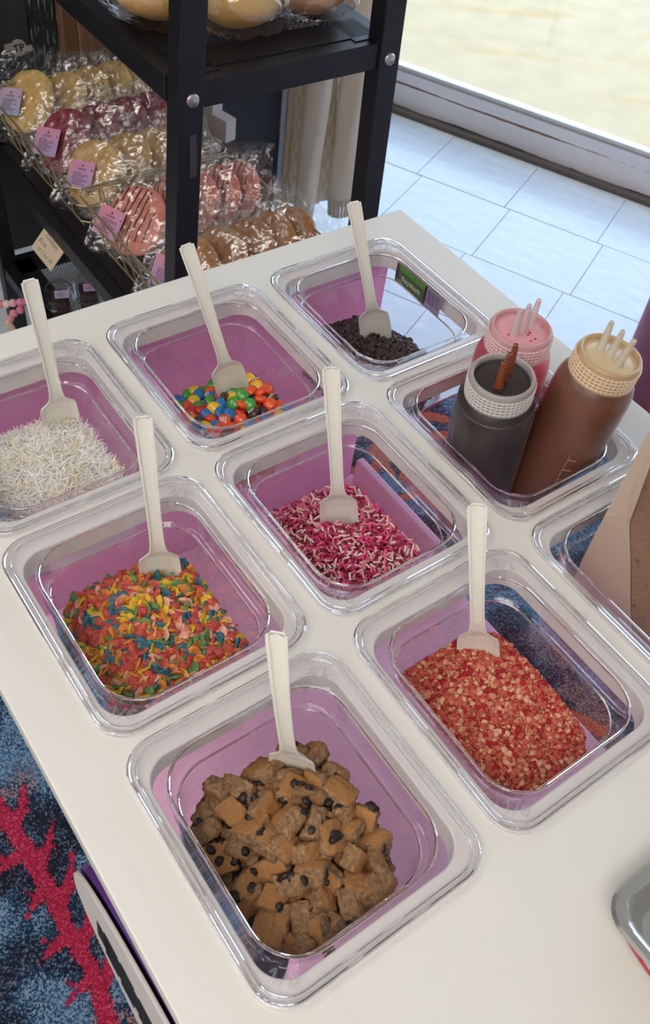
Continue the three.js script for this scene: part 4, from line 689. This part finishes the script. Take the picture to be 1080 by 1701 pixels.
{
  const t = thing('bead_garland', 'pink and cream wooden bead garland with a wooden tag hanging from the lowest shelf', 'garland', [0, 0, 0]);
  const P = [[0.135, 0.229, -1.279], [0.144, 0.23, -1.272], [0.156, 0.233, -1.266], [0.169, 0.235, -1.259], [0.177, 0.237, -1.254], [0.163, 0.225, -1.248], [0.149, 0.219, -1.251], [0.139, 0.211, -1.248], [0.133, 0.206, -1.245]];
  const cs = [C3(0.72, 0.25, 0.25), C3(0.80, 0.68, 0.62), C3(0.80, 0.42, 0.50), C3(0.72, 0.25, 0.38), C3(0.6, 0.18, 0.28), C3(0.68, 0.22, 0.30), C3(0.74, 0.30, 0.35), C3(0.74, 0.30, 0.32), C3(0.78, 0.45, 0.42)], g = new THREE.SphereGeometry(0.0086, 18, 12);
  P.forEach((p, i) => { mesh('bead', g, std(cs[i], 0.55), t).position.set(...p); });
  const s = rrShape(THREE.Shape, 0, 0, 0.011, 0.011, 0.002); const m = mesh('wooden_tag', new THREE.ExtrudeGeometry(s, { depth: 0.004, bevelEnabled: false }), std(C3(0.62, 0.46, 0.3), 0.7), t); m.position.set(0.135, 0.199, -1.233); m.rotation.set(0.3, -1.1, 0.5);
  mesh('cord', tube([V(0.125, 0.229, -1.279), ...P.map((p) => V(...p)), V(0.135, 0.199, -1.233)], 0.001, 60, 5), std(C3(0.6, 0.5, 0.4), 0.8), t);
}

// ---------------------------------------------------------------- things behind the rack
{
  const t = thing('display_panel', 'tall black display panel with a metal edge behind the rack', 'panel', [0, 0, 0]);
  mesh('board', rbox(0.27, 1.25, 0.03, 0.003, 0.735, 0.625, -1.365), std(C3(0.010, 0.012, 0.018), 0.45), t);
  mesh('edge_strip', rbox(0.013, 1.25, 0.034, 0.002, 0.877, 0.625, -1.363), std(C3(0.42, 0.48, 0.58), 0.35, { metalness: 0.5 }), t);
}
{ // stepped block like a thick plus sign
  const s = new THREE.Shape(); [[-0.020, 0], [0.020, 0], [0.020, 0.043], [0.059, 0.043], [0.059, 0.087], [0.020, 0.087], [0.020, 0.130], [-0.020, 0.130], [-0.020, 0.087], [-0.059, 0.087], [-0.059, 0.043], [-0.020, 0.043]].forEach(([x, y], i) => (i ? s.lineTo(x, y) : s.moveTo(x, y))); s.closePath();
  const m = mesh('plus_sign_block', new THREE.ExtrudeGeometry(s, { depth: 0.026, bevelEnabled: true, bevelSize: 0.001, bevelThickness: 0.001, bevelOffset: -0.001, bevelSegments: 2 }), std(C3(0.50, 0.45, 0.44), 0.75));
  m.position.set(0.619, 0.497, -1.2255); m.rotation.y = -Math.PI / 2 + 0.23; tag(m, 'thick grey plus shaped block standing behind the cookie baskets', 'ornament');
  const st = thing('block_stand', 'small black stand under the grey plus shaped block', 'stand', [0.607, 0, -1.223]); mesh('plate', rbox(0.05, 0.012, 0.13, 0.003, 0, 0.49, 0), blackMetal, st); mesh('column', rbox(0.03, 0.484, 0.03, 0.003, 0, 0.242, 0), blackMetal, st);
}
{ // clothes rail with hanging knits
  const t = thing('garment_rail', 'black clothes rail behind the display panel', 'rail', [0, 0, 0]);
  mesh('rail_bar', bar(V(0.86, 1.36, -1.46), V(1.18, 1.36, -1.40), 0.012, 12), blackMetal, t);
  for (const [x, z] of [[0.86, -1.46], [1.18, -1.40]]) mesh('upright', bar(V(x, 0.01, z), V(x, 1.36, z), 0.012, 12), blackMetal, t);
  const knit = dataTex(256, 256, (i, j) => { const k = 0.92 + 0.06 * Math.sin(i * 0.9) * Math.sin(j * 0.5) + 0.05 * fbm(i / 30, j / 50, 2, 3); return [k, k, k]; });
  const cloth = (name, label, x0, x1, z, y0, y1, col, amp, seed) => {
    const g = grid(56, 30, (a, b) => { const an = a * Math.PI * 2, hw = (x1 - x0) / 2, y = mix(y0 + 0.012 * noise(Math.cos(an) * 3, seed, Math.sin(an)), y1, b), f = mix(1, 0.72, b * b), w = amp * noise(Math.cos(an) * 4 + seed, Math.sin(an) * 2, y * 1.6); return [(x0 + x1) / 2 + Math.cos(an) * hw * f + w * 0.4, y, z + Math.sin(an) * (0.03 + 0.02 * (1 - b)) * f + w]; }, true);
    const m = mesh(name, g, phys(col, 0.95, { map: knit, side: THREE.DoubleSide, transmission: 0.5, thickness: 0 })); tag(m, label, 'clothing'); return m;
  };
  cloth('yellow_garment', 'pale yellow garment hanging behind the beige cardigan', 0.905, 1.11, -1.475, 0.23, 1.34, C3(0.92, 0.74, 0.25), 0.03, 3);
  const card = thing('beige_cardigan', 'beige knitted cardigan with long ribbed sleeves hanging on the rail', 'clothing', [0, 0, 0]);
  const cg = cloth('torso', '', 0.885, 1.03, -1.375, 0.215, 1.34, C3(0.85, 0.74, 0.58), 0.035, 8); cg.userData = {}; cg.name = 'torso'; card.add(cg);
  const kn = phys(C3(0.88, 0.76, 0.62), 0.92, { map: knit, transmission: 0.3, thickness: 0, side: THREE.DoubleSide }), sleeve = (pts, r0, r1) => { const cv = new THREE.CatmullRomCurve3(pts.map((p) => V(...p))); return grid(26, 30, (a, b) => { const c = cv.getPoint(b), an = a * Math.PI * 2, r = mix(r0, r1, b) * (1 + 0.14 * noise(Math.cos(an) * 1.5, Math.sin(an) * 1.5, b * 7 + r0 * 90)); return [c.x + r * Math.cos(an), c.y, c.z + r * 0.7 * Math.sin(an)]; }, true); };
  mesh('sleeve', sleeve([[0.945, 1.2, -1.33], [0.945, 0.8, -1.31], [0.935, 0.45, -1.305], [0.928, 0.175, -1.305]], 0.042, 0.028), kn, card);
  mesh('sleeve', sleeve([[1.02, 1.2, -1.33], [1.03, 0.8, -1.30], [1.035, 0.5, -1.295], [1.040, 0.24, -1.295]], 0.046, 0.040), kn, card);
  const rib = []; for (let i = 0; i < 22; i++) { const a = i / 22 * 6.283; rib.push(bar(V(1.040 + 0.038 * Math.cos(a), 0.245, -1.295 + 0.027 * Math.sin(a)), V(1.042 + 0.034 * Math.cos(a), 0.19, -1.295 + 0.024 * Math.sin(a)), 0.0042, 6)); } mesh('ribbed_cuff', rib, kn, card).userData.kind = 'stuff';
}
{ // planks, dark clothes and a frame at the far left
  const grain = (s) => dataTex(128, 1024, (i, j) => { const k = 1 + 0.2 * fbm(i / 14 + s * 5, j / 190, s, 4) + 0.04 * Math.sin(i * 0.2 + 3 * fbm(i / 40, j / 200, s, 2)); return [0.58 * k, 0.42 * k, 0.33 * k]; });
  [[0.480, -1.60, 0.034, 'dark brown'], [0.535, -1.59, 0.078, 'lighter brown'], [0.626, -1.59, 0.045, 'narrow brown']].forEach(([x, z, w, c], i) => { const m = mesh('wooden_plank', rbox(w, 1.7, 0.03, 0.003, 0, 0.85, 0), std(i === 0 ? C3(0.75, 0.68, 0.62) : C3(1, 1, 1), 0.7, { map: grain(i) })); m.position.set(x, 0, z); m.rotation.y = -0.1; tag(m, `${c} upright wooden plank behind the far end of the rack`, 'plank'); });
  const t = thing('black_backdrop', 'wide black board standing behind the far end of the rack', 'panel', [0, 0, 0]);
  mesh('board', rbox(1.9, 1.9, 0.03, 0.004, 0.05, 0.95, -1.78), std(C3(0.010, 0.010, 0.012), 0.7), t);
  const drape = (name, label, x0, x1, y0, y1, z, mat, seed) => { const g = merge([1, -1].map((s) => grid(30, 30, (a, b) => { const x = mix(x0, x1, a), y = mix(y0, y1, b); return [x, y, z + s * 0.003 + 0.022 * fbm(x * 14, y * 9, seed, 3)]; }))); return tag(mesh(name, g, mat), label, 'clothing'); };
  const floral = dataTex(512, 512, (i, j) => { const n = noise(i / 22, j / 30, 4), k = smooth(0.24, 0.36, n) * 0.5, b = 0.2 + 0.06 * fbm(i / 40, j / 40, 2, 2); return [b + k, b + k * 0.98, b + k * 0.9]; });
  drape('black_shirt', 'plain black shirt hanging with a round pale emblem', 0.27, 0.415, 0.40, 1.0, -1.66, std(C3(0.05, 0.048, 0.05), 0.85), 3);
  drape('floral_cloth', 'black cloth with small pale blossoms hanging beside the black shirt', 0.418, 0.50, 0.40, 1.0, -1.665, std(0xffffff, 0.85, { map: floral, side: THREE.DoubleSide }), 6);
  const em = thing('round_patch', 'round cream patch lettered TP with small wings on the black shirt', 'patch', [0.377, 0.575, -1.625]); em.rotation.set(-0.15, -0.1, 0.1);
  mesh('disc', new THREE.CylinderGeometry(0.0165, 0.0165, 0.002, 32).rotateX(Math.PI / 2), std(C3(0.55, 0.5, 0.42), 0.7), em);
  mesh('wings', [box(0.014, 0.012, 0.0015, -0.021, 0.006, 0), box(0.014, 0.012, 0.0015, 0.021, -0.006, 0)], std(C3(0.5, 0.45, 0.37), 0.7), em).userData.kind = 'stuff';
  const l = mesh('lettering', text('TP', 0.015, 0.0008), std(C3(0.03, 0.03, 0.03), 0.7), em); l.position.z = 0.0012;
  const fr = thing('slotted_stand', 'black slotted stand leaning at the upper left edge', 'stand', [0.31, 0.62, -1.60]); fr.rotation.z = -0.25;
  for (let k = 0; k < 3; k++) mesh('slat', rbox(0.006, 0.22, 0.008, 0.001, -0.012 + k * 0.012, 0, 0), std(C3(0.07, 0.065, 0.06), 0.4), fr);
}
{ // velvet pouf at the right edge
  const t = thing('velvet_stool', 'mauve velvet tub chair partly seen at the right edge', 'chair', [1.525, 0, -0.346]);
  const vel = phys(C3(0.30, 0.10, 0.17), 0.85, { sheen: 0.9, sheenRoughness: 0.5, sheenColor: C3(0.75, 0.45, 0.55) });
  mesh('seat', new THREE.LatheGeometry([[0, 0.40], [0.22, 0.40], [0.255, 0.385], [0.27, 0.35], [0.265, 0.10], [0.25, 0.06], [0, 0.06]].map(([a, b]) => new THREE.Vector2(a, b)), 40), vel, t);
  const back = grid(40, 14, (a, b) => { const an = mix(-1.0, 1.6, a), th = b * Math.PI * 2, r = 0.235 + 0.045 * Math.cos(th); return [r * Math.cos(an), 0.48 + 0.20 * Math.sin(th), -r * Math.sin(an)]; }); mesh('backrest', back, vel, t);
  for (const [x, z] of [[0.15, 0.15], [-0.15, 0.15], [0.15, -0.15], [-0.15, -0.15]]) mesh('leg', new THREE.CylinderGeometry(0.016, 0.012, 0.07, 12).translate(x, 0.035, z), blackMetal, t);
}

renderer.render(scene, camera);
